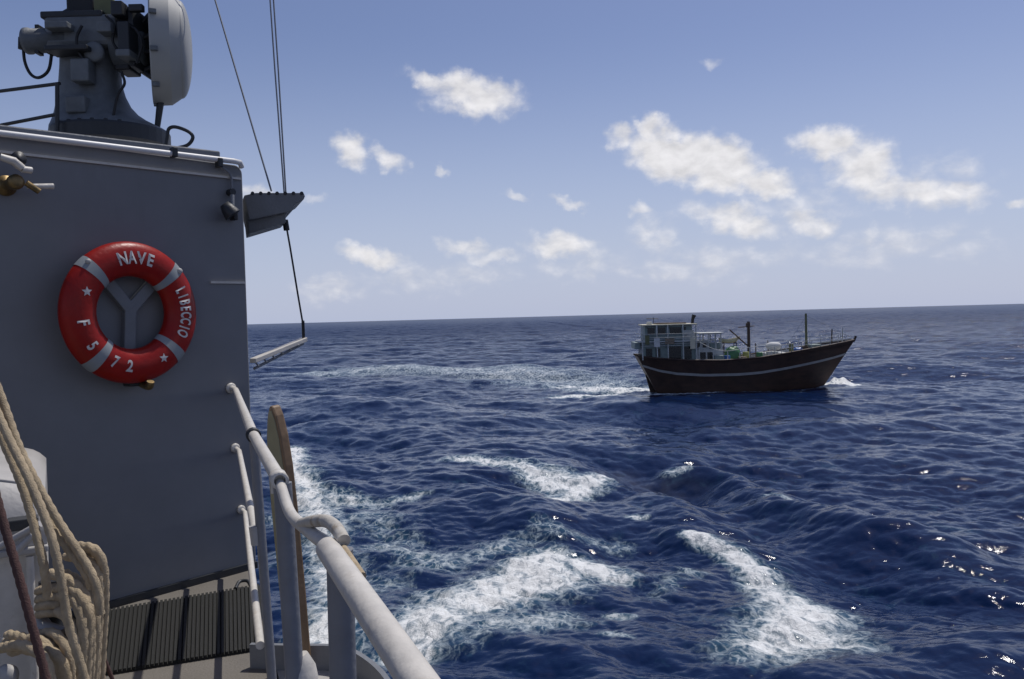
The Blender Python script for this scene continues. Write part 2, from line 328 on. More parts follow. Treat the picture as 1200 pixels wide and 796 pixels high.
def build_sea():
    fine = np.radians(np.arange(-37, 39.001, 0.062)); co1 = np.radians(np.arange(39.6, 322.5, 0.9))
    th = np.concatenate([fine, co1])                       # azimuth clockwise from +Y, closes on itself
    r = [2.0]
    while r[-1] < 70000:
        q = r[-1]
        if q < 11: dr = 0.25
        elif q < 420: dr = min(max(0.045, 0.55 * q * q / 6500), 0.36)
        else: dr = q * 0.0009 * (q / 420) ** 1.3
        r.append(q + dr)
    r = np.array(r); nR, nT = len(r), len(th)
    R2, T2 = np.meshgrid(r, th, indexing='ij')
    x = (R2 * np.sin(T2)).ravel(); y = (R2 * np.cos(T2)).ravel(); rr = R2.ravel()
    isf = np.tile(np.arange(nT) < len(fine), nR)
    wd = (math.sin(rad(205)), math.cos(rad(205)))
    LA, LB = 173.0, 21.7; kc = 2 * math.pi / 2.4
    A = ocean_tile(LA, 512, 3, 6.6, wd, 0, kc); B = ocean_tile(LB, 512, 11, 6.6, wd, kc, 1e9)
    sA = 0.30 / A[0].std(); sB = sA * 1.55
    fA = np.clip(1 - (rr - 900) / 3000, 0.0, 1); fB = np.clip(1.25 - rr / 190, 0, 1)
    fA = fA * np.where(isf, 1, .8); fB = fB * np.where(isf, 1, np.clip(1 - rr / 40, 0, 1))
    nearship = np.clip((x + 0.4 * y + 2.5) / 4.0, 0.25, 1)
    z = sA * sample(A[0], LA, x, y) * fA; dx = sA * sample(A[1], LA, x, y) * fA; dy = sA * sample(A[2], LA, x, y) * fA
    z0 = z.copy()
    zb = sB * sample(B[0], LB, x, y) * fB; dx += sB * sample(B[1], LB, x, y) * fB; dy += sB * sample(B[2], LB, x, y) * fB
    # second incommensurate copy of the short waves breaks up their repeat
    c, s_ = math.cos(.5), math.sin(.5); xr, yr = x * c - y * s_, x * s_ + y * c
    zb = zb * .8 + .6 * sB * sample(B[0], LB * 1.37, xr, yr) * fB
    # diverging bow-wave crest of this ship
    for (ax_, ay_, bx_, by_, h, w) in ((8.2, 47.0, 13.6, 20.0, .62, 1.3), (3.6, 44.0, 8.6, 21.0, .28, 1.2), (-1.5, 40, 2.5, 22, .2, 1.2)):
        ux, uy = bx_ - ax_, by_ - ay_; ln = math.hypot(ux, uy); ux /= ln; uy /= ln
        al = (x - ax_) * ux + (y - ay_) * uy; pr = (x - ax_) * -uy + (y - ay_) * ux
        pr = pr + 0.5 * np.sin(al * .5) + .3 * np.sin(al * 1.3 + 1)
        env = np.clip(al / 6, 0, 1) * np.clip((ln - al) / 8, 0, 1)
        z += env * h * (np.exp(-(pr / w) ** 2) - .45 * np.exp(-((np.abs(pr) - 2.2 * w) / (1.2 * w)) ** 2))
    foam = capsules(FOAM, x, y); murk = capsules(MURK, x, y)
    lee = 1 - .75 * np.exp(-((x - 22) / 12) ** 2 - ((y - 76) / 8) ** 2)   # the dhow rides in a lull between seas
    z = z * nearship * lee + zb * (.4 + .6 * lee)
    # churned water stands a little proud where it is white
    z += .10 * np.clip(foam, 0, 1) * (0.4 + np.sin(x * 5.1 + 2 * np.sin(y * 1.7)) * np.sin(y * 4.3 + 2 * np.sin(x * 2.1)) * .5)
    bow = np.exp(-(((x - 32.3) / 1.25) ** 2 + ((y - 80.3) / 1.3) ** 2)); z += bow * (.85 + .25 * np.sin(x * 4.7 + y * 2.1) * np.sin(y * 5.3 - x))
    # whitecaps here and there on steep short crests
    crest = np.clip((z0 - 0.62) / .25, 0, 1) * np.clip((zb - .05) / .08, 0, 1) * np.clip((rr - 40) / 40, 0, 1)
    foam = np.maximum(foam, .55 * crest)
    ch = 0.75
    co = np.empty((len(x), 3), np.float32); co[:, 0] = x + ch * dx; co[:, 1] = y + ch * dy; co[:, 2] = z
    i = np.arange(nR - 1)[:, None] * nT; j = np.arange(nT)[None, :]; j2 = (j + 1) % nT
    q = np.stack([i + j, i + j2, i + nT + j2, i + nT + j], -1).reshape(-1, 4).astype(np.int32)
    q = q[:, ::-1]
    me = bpy.data.meshes.new('sea'); me.vertices.add(len(co)); me.vertices.foreach_set('co', co.ravel())
    me.loops.add(q.size); me.loops.foreach_set('vertex_index', np.ascontiguousarray(q).ravel())
    me.polygons.add(len(q)); me.polygons.foreach_set('loop_start', np.arange(0, q.size, 4, dtype=np.int32))
    me.polygons.foreach_set('use_smooth', np.ones(len(q), bool)); me.update(calc_edges=False); 
    for nm, arr in (('foam', foam), ('murk', murk)):
        a = me.attributes.new(nm, 'FLOAT', 'POINT'); a.data.foreach_set('value', arr.astype(np.float32))
    o = bpy.data.objects.new('sea', me); COL.objects.link(o); o['kind'] = 'structure'
    print('sea verts', len(co), nR, nT)
    return o
sea = build_sea()
def sea_material():
    m = bpy.data.materials.new('sea_water'); m.use_nodes = True; nt = m.node_tree; N = nt.nodes; L = nt.links; N.clear()
    def nd(t, **k):
        n = N.new(t)
        for a, b in k.items(): setattr(n, a, b)
        return n
    def mth(op, a, b=None, clamp=False):
        n = nd('ShaderNodeMath', operation=op, use_clamp=clamp)
        for i, v in enumerate((a, b)):
            if v is None: continue
            if isinstance(v, (int, float)): n.inputs[i].default_value = v
            else: L.new(v, n.inputs[i])
        return n.outputs[0]
    def rng(v, a, b, c=0.0, d=1.0, smooth=True):
        n = nd('ShaderNodeMapRange'); n.interpolation_type = 'SMOOTHSTEP' if smooth else 'LINEAR'
        L.new(v, n.inputs[0])
        for k, q in zip((1, 2, 3, 4), (a, b, c, d)): n.inputs[k].default_value = q
        return n.outputs[0]
    geo = nd('ShaderNodeNewGeometry'); fo = nd('ShaderNodeAttribute', attribute_name='foam'); mu = nd('ShaderNodeAttribute', attribute_name='murk')
    def noise(scale, det, rough, dist=0.0, stretch=None, rot=0.0, vec=None):
        n = nd('ShaderNodeTexNoise'); v = vec or geo.outputs['Position']
        if stretch:
            mp = nd('ShaderNodeMapping'); L.new(v, mp.inputs['Vector']); mp.inputs['Scale'].default_value = stretch; mp.inputs['Rotation'].default_value = (0, 0, rot); v = mp.outputs[0]
        L.new(v, n.inputs['Vector']); n.inputs['Scale'].default_value = scale; n.inputs['Detail'].default_value = det
        n.inputs['Roughness'].default_value = rough; n.inputs['Distortion'].default_value = dist
        return n
    # foam: warped cells give the lace, broad noise the solid patches
    w1 = noise(1.1, 4, 0.6); wv = nd('ShaderNodeVectorMath', operation='SUBTRACT'); L.new(w1.outputs['Color'], wv.inputs[0]); wv.inputs[1].default_value = (.5, .5, .5)
    ws = nd('ShaderNodeVectorMath', operation='SCALE'); L.new(wv.outputs[0], ws.inputs[0]); ws.inputs['Scale'].default_value = 0.8
    wp = nd('ShaderNodeVectorMath', operation='ADD'); L.new(geo.outputs['Position'], wp.inputs[0]); L.new(ws.outputs[0], wp.inputs[1])
    mp = nd('ShaderNodeMapping'); L.new(wp.outputs[0], mp.inputs['Vector']); mp.inputs['Scale'].default_value = (1.0, .62, .3); mp.inputs['Rotation'].default_value = (0, 0, rad(-20))
    def lace(scale, width):
        v = nd('ShaderNodeTexVoronoi', feature='DISTANCE_TO_EDGE'); L.new(mp.outputs[0], v.inputs['Vector']); v.inputs['Scale'].default_value = scale
        return rng(v.outputs['Distance'], width, 0.0)
    big = noise(0.55, 7, .62, .6, vec=mp.outputs[0]).outputs['Fac']; fine = noise(4.5, 6, .7, .3, vec=mp.outputs[0]).outputs['Fac']
    la = mth('MAXIMUM', lace(1.7, .16), mth('MULTIPLY', lace(4.2, .17), .9))
    f = fo.outputs['Fac']
    e = mth('ADD', f, mth('MULTIPLY', mth('SUBTRACT', big, .5), 1.5))
    e = mth('ADD', e, mth('MULTIPLY', mth('SUBTRACT', fine, .5), 1.1))
    solid = rng(e, .58, 1.0)
    lac = mth('MULTIPLY', mth('MULTIPLY', la, rng(e, .12, .75)), rng(fine, .34, .58))
    on = rng(f, .02, .18)
    fleck = noise(3.2, 7, .66, .5, (1, .45, .6), rad(-20)).outputs['Fac']
    solid = mth('MULTIPLY', solid, rng(fleck, .36, .52, .25, 1.0))
    alpha = mth('MULTIPLY', mth('MAXIMUM', solid, mth('MULTIPLY', lac, .72)), on, True)
    # deep water
    pr = nd('ShaderNodeBsdfPrincipled'); pr.inputs['IOR'].default_value = 1.333; pr.inputs['Specular IOR Level'].default_value = .38
    body = nd('ShaderNodeMix', data_type='RGBA'); body.inputs['A'].default_value = (0.0024, 0.0125, 0.052, 1); body.inputs['B'].default_value = (0.035, 0.10, 0.14, 1)
    L.new(mth('MULTIPLY', rng(e, .05, .9), .75), body.inputs['Factor'])
    bm2 = nd('ShaderNodeMix', data_type='RGBA'); L.new(body.outputs['Result'], bm2.inputs['A']); bm2.inputs['B'].default_value = (0.085, 0.085, 0.095, 1)
    L.new(mth('MULTIPLY', mu.outputs['Fac'], rng(big, .35, .6, .15, .75)), bm2.inputs['Factor'])
    L.new(bm2.outputs['Result'], pr.inputs['Base Color'])
    dist = nd('ShaderNodeVectorMath', operation='LENGTH'); L.new(geo.outputs['Position'], dist.inputs[0])
    L.new(rng(dist.outputs['Value'], 30, 500, .06, .32, False), pr.inputs['Roughness'])
    b1 = noise(7.0, 5, .62, .3, (1, 1.5, 1), rad(25)).outputs['Fac']
    b2 = noise(.55, 5, .6, .2, (1, 1.7, 1), rad(25)).outputs['Fac']
    bp1 = nd('ShaderNodeBump'); bp1.inputs['Distance'].default_value = .05; L.new(b1, bp1.inputs['Height']); L.new(rng(dist.outputs['Value'], 20, 120, .14, .28, False), bp1.inputs['Strength'])
    bp2 = nd('ShaderNodeBump'); bp2.inputs['Distance'].default_value = .55; L.new(b2, bp2.inputs['Height']); L.new(rng(dist.outputs['Value'], 40, 300, 0.1, 1.0, False), bp2.inputs['Strength'])
    L.new(bp1.outputs[0], bp2.inputs['Normal']); L.new(bp2.outputs[0], pr.inputs['Normal'])
    fm = nd('ShaderNodeBsdfPrincipled'); fm.inputs['Roughness'].default_value = .75; fm.inputs['Specular IOR Level'].default_value = .25
    fc = nd('ShaderNodeMix', data_type='RGBA'); fc.inputs['A'].default_value = (.50, .58, .62, 1); fc.inputs['B'].default_value = (.80, .81, .80, 1); L.new(rng(e, .3, 1.1), fc.inputs['Factor'])
    L.new(fc.outputs['Result'], fm.inputs['Base Color'])
    bp3 = nd('ShaderNodeBump'); bp3.inputs['Distance'].default_value = .14; bp3.inputs['Strength'].default_value = 1.0; L.new(fine, bp3.inputs['Height']); L.new(bp3.outputs[0], fm.inputs['Normal'])
    ms = nd('ShaderNodeMixShader'); L.new(alpha, ms.inputs[0]); L.new(pr.outputs[0], ms.inputs[1]); L.new(fm.outputs[0], ms.inputs[2])
    o = nd('ShaderNodeOutputMaterial'); L.new(ms.outputs[0], o.inputs['Surface'])
    return m
sea.data.materials.append(sea_material())

# ------------------------------------------------------------------ this ship: deck and deckhouse
DZ = 6.5
WA = onz(120, 715, DZ); WB = onz(300, 665, DZ)            # foot of the deckhouse bulkhead
wd = (WB - WA).normalized()                               # along the bulkhead, to the right
wn_ = Vector((wd.y, -wd.x, 0))                            # out of it, towards the viewer
side = Vector((math.sin(rad(-21.6)), math.cos(rad(-21.6)), 0))   # ship's fore-and-aft line
sperp = Vector((side.y, -side.x, 0))                      # outboard
UPV = Vector((0, 0, 1))
def wall(x, y, off=0.0):                                  # where a sight line meets the bulkhead
    v = ray(x, y); return EYE + v * ((WA - EYE).dot(wn_) / v.dot(wn_)) + wn_ * off
RAILP = Vector((-0.577, 1.969, 0))                        # a point of the rail's line
def on_rail(depth, off=0.0):
    t = (depth - RAILP.y) / side.y; p = RAILP + side * t + sperp * off; return p
mb = MB()
o0 = on_rail(4.95, .10); o1 = on_rail(-14, .10)
far0 = o0 + side * 45; inn = -sperp * 9
pf0 = Vector((far0.x, far0.y, DZ)); pf1 = pf0 + inn; pn0 = Vector((o1.x, o1.y, DZ)); pn1 = pn0 + inn
mb.hexa([pn1 - UPV * .06, pn0 - UPV * .06, pf0 - UPV * .06, pf1 - UPV * .06, pn1, pn0, pf0, pf1])
deck = mb.build('deck', M['deck']); deck['kind'] = 'structure'
mb = MB(); dn = UPV * 8.5
ins = -sperp * .25
mb.hexa([pn1 - dn - ins, pn0 - dn + ins * 3, pf0 - dn + ins * 3, pf1 - dn - ins, pn1 - UPV * .062, pn0 - UPV * .062 + ins * .2, pf0 - UPV * .062 + ins * .2, pf1 - UPV * .062])
hull_own = mb.build('ship_hull', M['wall']); hull_own['kind'] = 'structure'

dh = empty('deckhouse', WA, 'dark grey steel deckhouse wall carrying the red lifebuoy', 'deckhouse')
ZT = 8.965
mb = MB()
wl0 = WA - wd * 4.2; wr = WB
def col(p, z): return Vector((p.x, p.y, z))
# bulkhead block with a rounded top right corner
R_ = .05; prof = [wl0, wr]
poly = [col(wl0, DZ), col(wr, DZ)]
for k in range(6):
    q = k / 5 * math.pi / 2
    poly.append(col(wr - wd * (R_ - R_ * math.cos(q)), ZT - R_ + R_ * math.sin(q)))
poly.append(col(wl0, ZT))
mb.prism(poly, side * 9.0)
mb.build('wall', M['wall'], dh, bevel=.006)
MB().tube([wall(-160, 139, .035), wall(270, 190, .035), wall(278, 191.5, .03), wall(282, 196, .012)], .0165, 12).build('top_rail', M['bright'], dh)
mb = MB(); a = wall(-160, 132, -.10); b = wall(264, 183.5, -.06); mb.hexa([a - UPV * .05, b - UPV * .05, b - UPV * .05 + side * 3, a - UPV * .05 + side * 3, a + UPV * .042, b + UPV * .042, b + UPV * .042 + side * 3, a + UPV * .042 + side * 3])
mb.build('roof', M['grey'], dh, bevel=.008)
a = wall(-160, 160, .006); b = wall(281.5, 210, .006)
MB().box((a + b) / 2, ((b - a).length, .014, .012), ax=(b - a), ay=wn_).build('batten', M['pale'], dh)
a = wall(246, 331, .005); b = wall(286.5, 331.5, .005)
MB().box((a + b) / 2, ((b - a).length, .010, .013), ax=(b - a), ay=wn_).build('weld_strip', M['pale'], dh)
for (x, y) in ((200, 180), (253, 192)):
    p = wall(x, y, .036); c = MB().box(p, (.03, .05, .055), ax=wd, ay=wn_).build('clip', M['dark'], dh, bevel=.006)
mb = MB(); mb.tube(spline([wall(252, 194, .02), wall(262, 200, .025), wall(268, 208, .025), wall(269, 222, .025), wall(269, 232, .03)], 6), .008, 8); mb.build('conduit', M['grey'], dh)
lp = empty('bulkhead_lamp', wall(264, 250, 0.0), 'small dark floodlight on the deckhouse wall near its right edge', 'lamp')
MB().tube([wall(268, 226, .004), wall(268, 226, .05)], .02, 12).build('mount', M['dark'], lp)
MB().tube([wall(267, 230, .05), wall(265, 246, .07)], .013, 10).build('arm', M['grey'], lp)
MB().lathe(wall(259, 246, .075), (wd * .5 + wn_ * .3 - UPV * .8), [(-.03, 0), (-.03, .028), (.0, .04), (.045, .05), (.05, .05), (.05, .04), (.04, 0)], 20).build('lamp_head', M['dark'], lp)
MB().box(wall(271, 254, .03), (.03, .05, .05), ax=wd, ay=wn_).build('junction_box', M['black'], lp, bevel=.006)
# dark sill where bulkhead meets deck
a = wl0 + wn_ * .012; b = wr + wn_ * .012
MB().box((a + b) / 2 + UPV * .02, ((b - a).length, .02, .04), ax=wd, ay=wn_).build('skirting', M['dark'], dh)
# small shelf-like wing sticking out past the bulkhead's edge
c0 = [(286, 229), (300, 226), (356, 226), (357.5, 230), (356, 234), (345, 240), (343, 247), (335, 249), (292, 258)]
D0 = 5.35
wing = empty('mast_bracket', at(290, 240, D0), 'grey triangular steel bracket sticking out past the deckhouse top corner', 'bracket')
mb = MB(); mb.prism([at(x, y, D0) for x, y in c0], side * .45); mb.build('gusset', M['grey'], wing, bevel=.006)
mb = MB(); mb.prism([at(x, y, D0 + .04) for x, y in ((290, 256), (335, 247), (335, 261), (292, 274))], side * .3); mb.build('lower_plate', M['grey'], wing, bevel=.005)
mb = MB()
for k in range(7):
    p = at(296 + k * 9.6, 226.5, D0 - .005); mb.tube([p, p + side * .45], .012, 8)
mb.build('rollers', M['dark'], wing)
st = empty('outrigger', at(303, 424, 5.3), 'light grey folding strut held out from the ship side by a wire stay', 'outrigger')
e1 = at(357, 398, 5.75)
MB().box((at(296, 423, 5.25) + e1) / 2, ((e1 - at(296, 423, 5.25)).length, .05, .03), ax=(e1 - at(296, 423, 5.25))).build('strut', M['pale'], st, bevel=.004)
mb = MB(); mb.tube([at(298, 432, 5.27), at(355, 403, 5.72)], .010, 8)
for k in range(6):
    t = k / 6; mb.tube([at(298 + 57 * t, 423 - 24 * t, 5.27 + .45 * t), at(298 + 57 * (t + .09), 432 - 29 * (t + .09), 5.27 + .45 * t)], .006, 6)
mb.build('truss', M['grey'], st)
MB().tube([at(335, 262, 5.5), at(340, 290, 5.53), at(349, 345, 5.63), at(355, 380, 5.72), at(356, 400, 5.75)], .0065, 8).build('stay_wire', M['dark'], st)
MB().tube([at(334, 258, 5.5), at(336, 270, 5.5)], .02, 10).build('shackle', M['black'], st)
MB().tube([at(355, 376, 5.72), at(356, 400, 5.75)], .011, 8).build('turnbuckle', M['dark'], st)
# wires going up from the bracket
w = MB().tube([at(318, 224, 5.45), at(252, 0, 5.9), at(207, -150, 6.2)], .006, 8).build('rigging_wire', M['wire'])
tag(w, 'single dark wire slanting up to the left from the bracket', 'wire')
w = MB().tube([at(333, 226, 5.45), at(322, 80, 5.7), at(316.5, 0, 5.8), at(306, -150, 6.1)], .0055, 8).build('rigging_wire', M['wire'])
tag(w, 'left wire of the nearly upright pair above the bracket', 'wire')
w = MB().tube([at(335, 226, 5.47), at(326, 80, 5.72), at(320.5, 0, 5.82), at(311, -150, 6.12)], .0055, 8).build('rigging_wire', M['wire'])
tag(w, 'right wire of the nearly upright pair above the bracket', 'wire')

# ribbed mat on the deck
A1, A2, A3, A4 = onz(112, 719, DZ), onz(305, 688, DZ), onz(309, 762, DZ), onz(104, 795, DZ)
mb = MB(); nrib = 44
A1 = onz(90, 724, DZ); A4 = onz(78, 800, DZ)
for k in range(nrib):
    t0 = k / nrib; t1 = (k + .62) / nrib
    f0, f1, n0, n1 = A1.lerp(A2, t0), A1.lerp(A2, t1), A4.lerp(A3, t0), A4.lerp(A3, t1)
    z0, z1 = UPV * .008, UPV * .02
    mb.hexa([n0 + z0, n1 + z0, f1 + z0, f0 + z0, n0 + z1, n1 + z1, f1 + z1, f0 + z1])
mb.hexa([p + UPV * .003 for p in (A4, A3, A2, A1)] + [p + UPV * .010 for p in (A4, A3, A2, A1)])
dm = mb.build('deck_mat', M['mat']); tag(dm, 'dark olive ribbed rubber mat on the deck by the wall', 'mat')
lug = MB().tube(spline([onz(276, 694, DZ) + UPV * .02, onz(281, 689, DZ) + UPV * .035, onz(290, 688, DZ) + UPV * .035, onz(294, 691, DZ) + UPV * .02], 6), .010, 8).build('deck_eye', M['dark'])
tag(lug, 'small dark metal eye lying at the back edge of the ribbed mat', 'fitting')

# ------------------------------------------------------------------ guard rail
gr = empty('guard_rail', on_rail(3.2) + UPV * DZ, 'pale grey pipe guard rail running from the deckhouse along the ship side', 'railing')
RZ = 7.62
def rp(depth, z, off=0.0):
    p = on_rail(depth, off); return Vector((p.x, p.y, z))
def rail_px(x, y): return onz(x, y, RZ)
MB().tube([wall(270, 455, .0), wall(271, 457, .05), rail_px(297, 510), rail_px(327, 562)], [.021, .018, .018, .018], 14).build('top_rail', M['pale'], gr)
MB().tube(spline([rail_px(326.5, 560), at(331, 576, 1.93), at(338, 597, 1.83), at(345, 608, 1.72), at(357, 618, 1.60), at(372, 630, 1.47), at(385, 639, 1.385)], 8), .0128, 12).build('bent_link', M['pale'], gr)
MB().lathe(rail_px(326.5, 561), side, [(-.03, .014), (-.03, .022), (.02, .022), (.02, .016)], 14).build('joint', M['pale'], gr)
MB().tube([at(321, 558, 1.98), at(321.5, 578, 1.98)], .009, 8).build('lug', M['pale'], gr)
mr = MB().tube([wall(275, 525, 0.), wall(276, 528, .04), rp(2.8, 7.26, -.0)], .015, 12).build('middle_rail', M['pale'], gr)
lr = MB().tube([wall(282, 597, 0.), wall(283, 600, .04), rp(2.8, 6.88, -.0)], .015, 12).build('lower_rail', M['pale'], gr)
for (x, y, r) in ((270, 455, .032), (275, 525, .028), (282, 597, .026)):
    MB().lathe(wall(x, y, .0), wn_, [(0.0, 0), (0, r), (.012, r), (.016, r * .6), (.016, 0)], 16).build('wall_flange', M['pale'], gr)
# posts, each leaning a little
def post(x0, y0, x1, y1, d, r, name, m, taper=1.0):
    a = at(x0, y0, d); b = at(x1, y1, d); t = (DZ - a.z) / (b.z - a.z); foot = a + (b - a) * t
    p = MB().tube([foot, a], [r * taper, r], 18).build(name, m, gr)
    MB().lathe(foot, UPV, [(0.001, r * 2.2), (.012, r * 2.2), (.02, r * 1.3), (.05, r * 1.15)], 18).build('post_foot', m, p)
    return p
post(297, 508, 318, 788, 2.8, .0165, 'post', M['post'])
p1 = post(331, 566, 345, 788, 1.97, .0225, 'post', M['post'], 1.0)
p2 = post(398, 644, 402, 796, 1.345, .0225, 'post', M['post'])
post(600, 1000, 606, 1200, .62, .0225, 'post', M['post'])
MB().lathe(rail_px(297, 510), side, [(-.02, .018), (-.02, .025), (.02, .025), (.02, .018)], 14).build('clamp', M['dark'], gr)
MB().tube([rp(2.8, 7.30, -.006), rp(2.8, 7.235, .0)], .0185, 12).build('sunlit_rail_bit', M['white'], gr)  # added white tube, stands in for sunlit bits of the middle rail
MB().tube([at(353, 796, 1.99), at(353, 782, 1.99), at(349, 768, 1.99)], [.042, .035, .0245], 14).build('collar', M['pale'], gr)
# near handrail of heavier pipe with its weathered hook
T0 = rail_px(384, 643); T1 = rail_px(488, 796); tv = (T1 - T0)
MB().tube([T0, T0 + tv * .02, T1, T0 + tv * 1.9], .0198, 28).build('handrail', M['pale'], gr)
MB().tube(spline([at(354, 614, 1.61), at(368, 611, 1.5), at(383, 611, 1.43), at(394, 619, 1.385), at(403, 634, 1.34)], 8), .0115, 14).build('hook', M['hook'], gr)
MB().tube([T0 + sperp * .021 + UPV * .006 - tv * .05, T0 + sperp * .022 + UPV * .004 + tv * .1, T0 + sperp * .024 - UPV * .003 + tv * .3], .006, 8).build('lashing', M['rope'], gr)

# board on end outboard of the rail
bt, bb = at(322, 475, 3.40), at(351, 780, 3.44)
bw = Vector((math.sin(rad(-50)), math.cos(rad(-50)), 0)); upb = (bt - bb).normalized(); bn = bw.cross(upb).normalized()
H = (bt - bb).length; hwid = .07
outl = [(-hwid * .9, 0), (hwid * .9, 0)] + [(hwid, H * .3), (hwid, H * .62), (hwid * .92, H * .78), (hwid * .72, H * .89), (hwid * .42, H * .965), (hwid * .12, H)]
outl += [(-hwid * .12, H), (-hwid * .42, H * .965), (-hwid * .72, H * .89), (-hwid * .92, H * .78), (-hwid, H * .62), (-hwid, H * .3)]
bd = empty('rescue_board', bb, 'tan board with pale face and rounded top standing on end behind the rail', 'board')
P3 = [bb + bw * x + upb * y for x, y in outl]
MB().prism([p - bn * .022 for p in P3], bn * .044).build('core', M['board_edge'], bd, bevel=.008)
inn_ = [bb + bw * (x * .84) + upb * (.03 + y * .955) for x, y in outl]
nf = bn if bn.dot(EYE - bb) > 0 else -bn
MB().prism([p + nf * .0222 for p in inn_], nf * .003).build('face', M['board'], bd)

# rounded outboard platform with a low rim
pl = empty('side_platform', onz(400, 785, DZ), 'pale rounded platform with a low dark rim outboard of the rail', 'platform')
edge = [Vector((-1.18, 3.50, DZ)), Vector((-.98, 3.475, DZ)), Vector((-.80, 3.455, DZ)), Vector((-.68, 3.36, DZ)), Vector((-.54, 3.14, DZ)), Vector((-.42, 2.8, DZ)), Vector((-.30, 2.4, DZ)), Vector((-.17, 1.9, DZ))]
ed = spline(edge, 6)
back = [rp(1.8, DZ, .11), rp(2.4, DZ, .11), rp(3.1, DZ, .11), rp(3.45, DZ, .11)]
mb = MB(); mb.prism([p - UPV * .05 for p in ed + back], UPV * .045); mb.build('floor', M['white'], pl)
rows = []
for i, p in enumerate(ed):
    t = (ed[min(i + 1, len(ed) - 1)] - ed[max(i - 1, 0)]).normalized(); n_ = Vector((-t.y, t.x, 0))
    rows.append([p + n_ * .0 - UPV * .06, p + n_ * .0 + UPV * .105, p + n_ * .022 + UPV * .105, p + n_ * .022 - UPV * .06, p - UPV * .06])
MB().grid(rows, False).build('rim', M['grey'], pl)

# ------------------------------------------------------------------ lifebuoy
LC = wall(144, 367, 0.0); RM, RT, RD = .286, .093, .060
OFF = .105
ld = Vector((math.sin(rad(35)), math.cos(rad(35)), 0)); ln_ = Vector((ld.y, -ld.x, 0))   # it hangs a little askew of the wall
lb = empty('lifebuoy', LC + wn_ * OFF, 'red ring lifebuoy with grey bands and white lettering hung on the wall', 'lifebuoy')
def ring_pt(ang, rho, h=0.0):                             # ang clockwise from the top, rho from the centre, on the front face
    d_ = max(-1, min(1, (rho - RM) / RT)); f_ = RD * math.sqrt(max(0, 1 - d_ * d_))
    return LC + wn_ * OFF + ln_ * (0 + f_ + h) + (UPV * math.cos(ang) + ld * math.sin(ang)) * rho
def torus_part(a0, a1, n, sc, m=28):
    rows = []
    for i in range(n + 1):
        a = a0 + (a1 - a0) * i / n; e_ = UPV * math.cos(a) + ld * math.sin(a)
        rows.append([LC + wn_ * OFF + e_ * (RM + RT * sc * math.cos(2 * math.pi * k / m)) + ln_ * (RD * sc * math.sin(2 * math.pi * k / m)) for k in range(m + 1)])
    return rows
MB().grid(torus_part(0, 2 * math.pi, 96, 1.0)).build('ring', M['red'], lb)
for a in (-45, 47, 134, -138):
    MB().grid(torus_part(rad(a - 5.0), rad(a + 5.0), 8, 1.025)).build('band', M['band'], lb)
fc = {}
def glyph(ch):
    cu = bpy.data.curves.new('glyph', 'FONT'); cu.body = ch; cu.size = 1.0; cu.offset = .03; cu.resolution_u = 4
    o = bpy.data.objects.new('glyph', cu); COL.objects.link(o); dg = bpy.context.evaluated_depsgraph_get()
    me = bpy.data.meshes.new_from_object(o.evaluated_get(dg)); vs = [v.co.copy() for v in me.vertices]; fs = [tuple(p.vertices) for p in me.polygons]
    bpy.data.objects.remove(o); bpy.data.curves.remove(cu); bpy.data.meshes.remove(me)
    x0 = min(v.x for v in vs); x1 = max(v.x for v in vs)
    return [((v.x - (x0 + x1) / 2), v.y - .35, 0) for v in vs], fs, x1 - x0
def write_ring(text, a0, a1, size, wide, rho, inward=False):
    mb = MB(); n = len(text)
    for i, ch in enumerate(text):
        if ch == ' ': continue
        a = rad(a0 + (a1 - a0) * (i / (n - 1) if n > 1 else 0)); vs, fs, w_ = glyph(ch)
        # split long faces so the letter hugs the ring
        pts = []
        for (x, y, _) in vs:
            s_ = -1 if inward else 1
            pts.append(ring_pt(a + s_ * x * size * wide / rho, rho + s_ * y * size, .004))
        mb.add(pts, fs)
        bars = [(-w_ / 2 * 1.15, w_ / 2 * 1.15)] if ch in 'I' else []
        for (x0, x1) in bars:                             # slab serif
            s_ = -1 if inward else 1; q = []
            for (x, y) in ((x0, -.36), (0, -.36), (x1, -.36), (x1, -.28), (0, -.28), (x0, -.28)):
                q.append(ring_pt(a + s_ * x * size * wide / rho, rho + s_ * y * size, .0045))
            mb.add(q, [(0, 1, 4, 5), (1, 2, 3, 4)])
    return mb
write_ring('NAVE', -14, 17, .092, .78, RM + .006).build('lettering', M['letter'], lb)
write_ring('LIBECCIO', 65, 115, .088, .56, RM + .0).build('lettering', M['letter'], lb)
write_ring('F', -100, -100, .085, .75, RM + .004, True).build('lettering', M['letter'], lb)
write_ring('5', -124, -124, .080, .75, RM + .010, True).build('lettering', M['letter'], lb)
write_ring('72', -153, -169, .085, .8, RM + .0, True).build('lettering', M['letter'], lb)
for a in (-68, 151):
    mb = MB(); c = ring_pt(rad(a), RM, .005); pts = []
    e1_ = ld; 
    for k in range(10):
        q = 2 * math.pi * k / 10; r_ = .027 if k % 2 == 0 else .012
        pp = LC + (UPV * math.cos(rad(a)) + ld * math.sin(rad(a))) * RM + (UPV * math.cos(q) + ld * math.sin(q)) * r_ - LC
        pts.append(ring_pt(math.atan2(pp.dot(ld), pp.dot(UPV)), pp.length, .0045))
    mb.add([c] + pts, [(0, 1 + k, 1 + (k + 1) % 10) for k in range(10)]); mb.build('star', M['letter'], lb)
MB().lathe(ring_pt(rad(49), RM + .06, .0), ln_, [(0, .016), (.008, .016), (.012, .009), (.013, 0)], 14).build('rivet', M['white'], lb)
MB().lathe(ring_pt(rad(-43), RM + .07, .0), ln_, [(0, .014), (.008, .014), (.012, .008), (.013, 0)], 14).build('rivet', M['white'], lb)
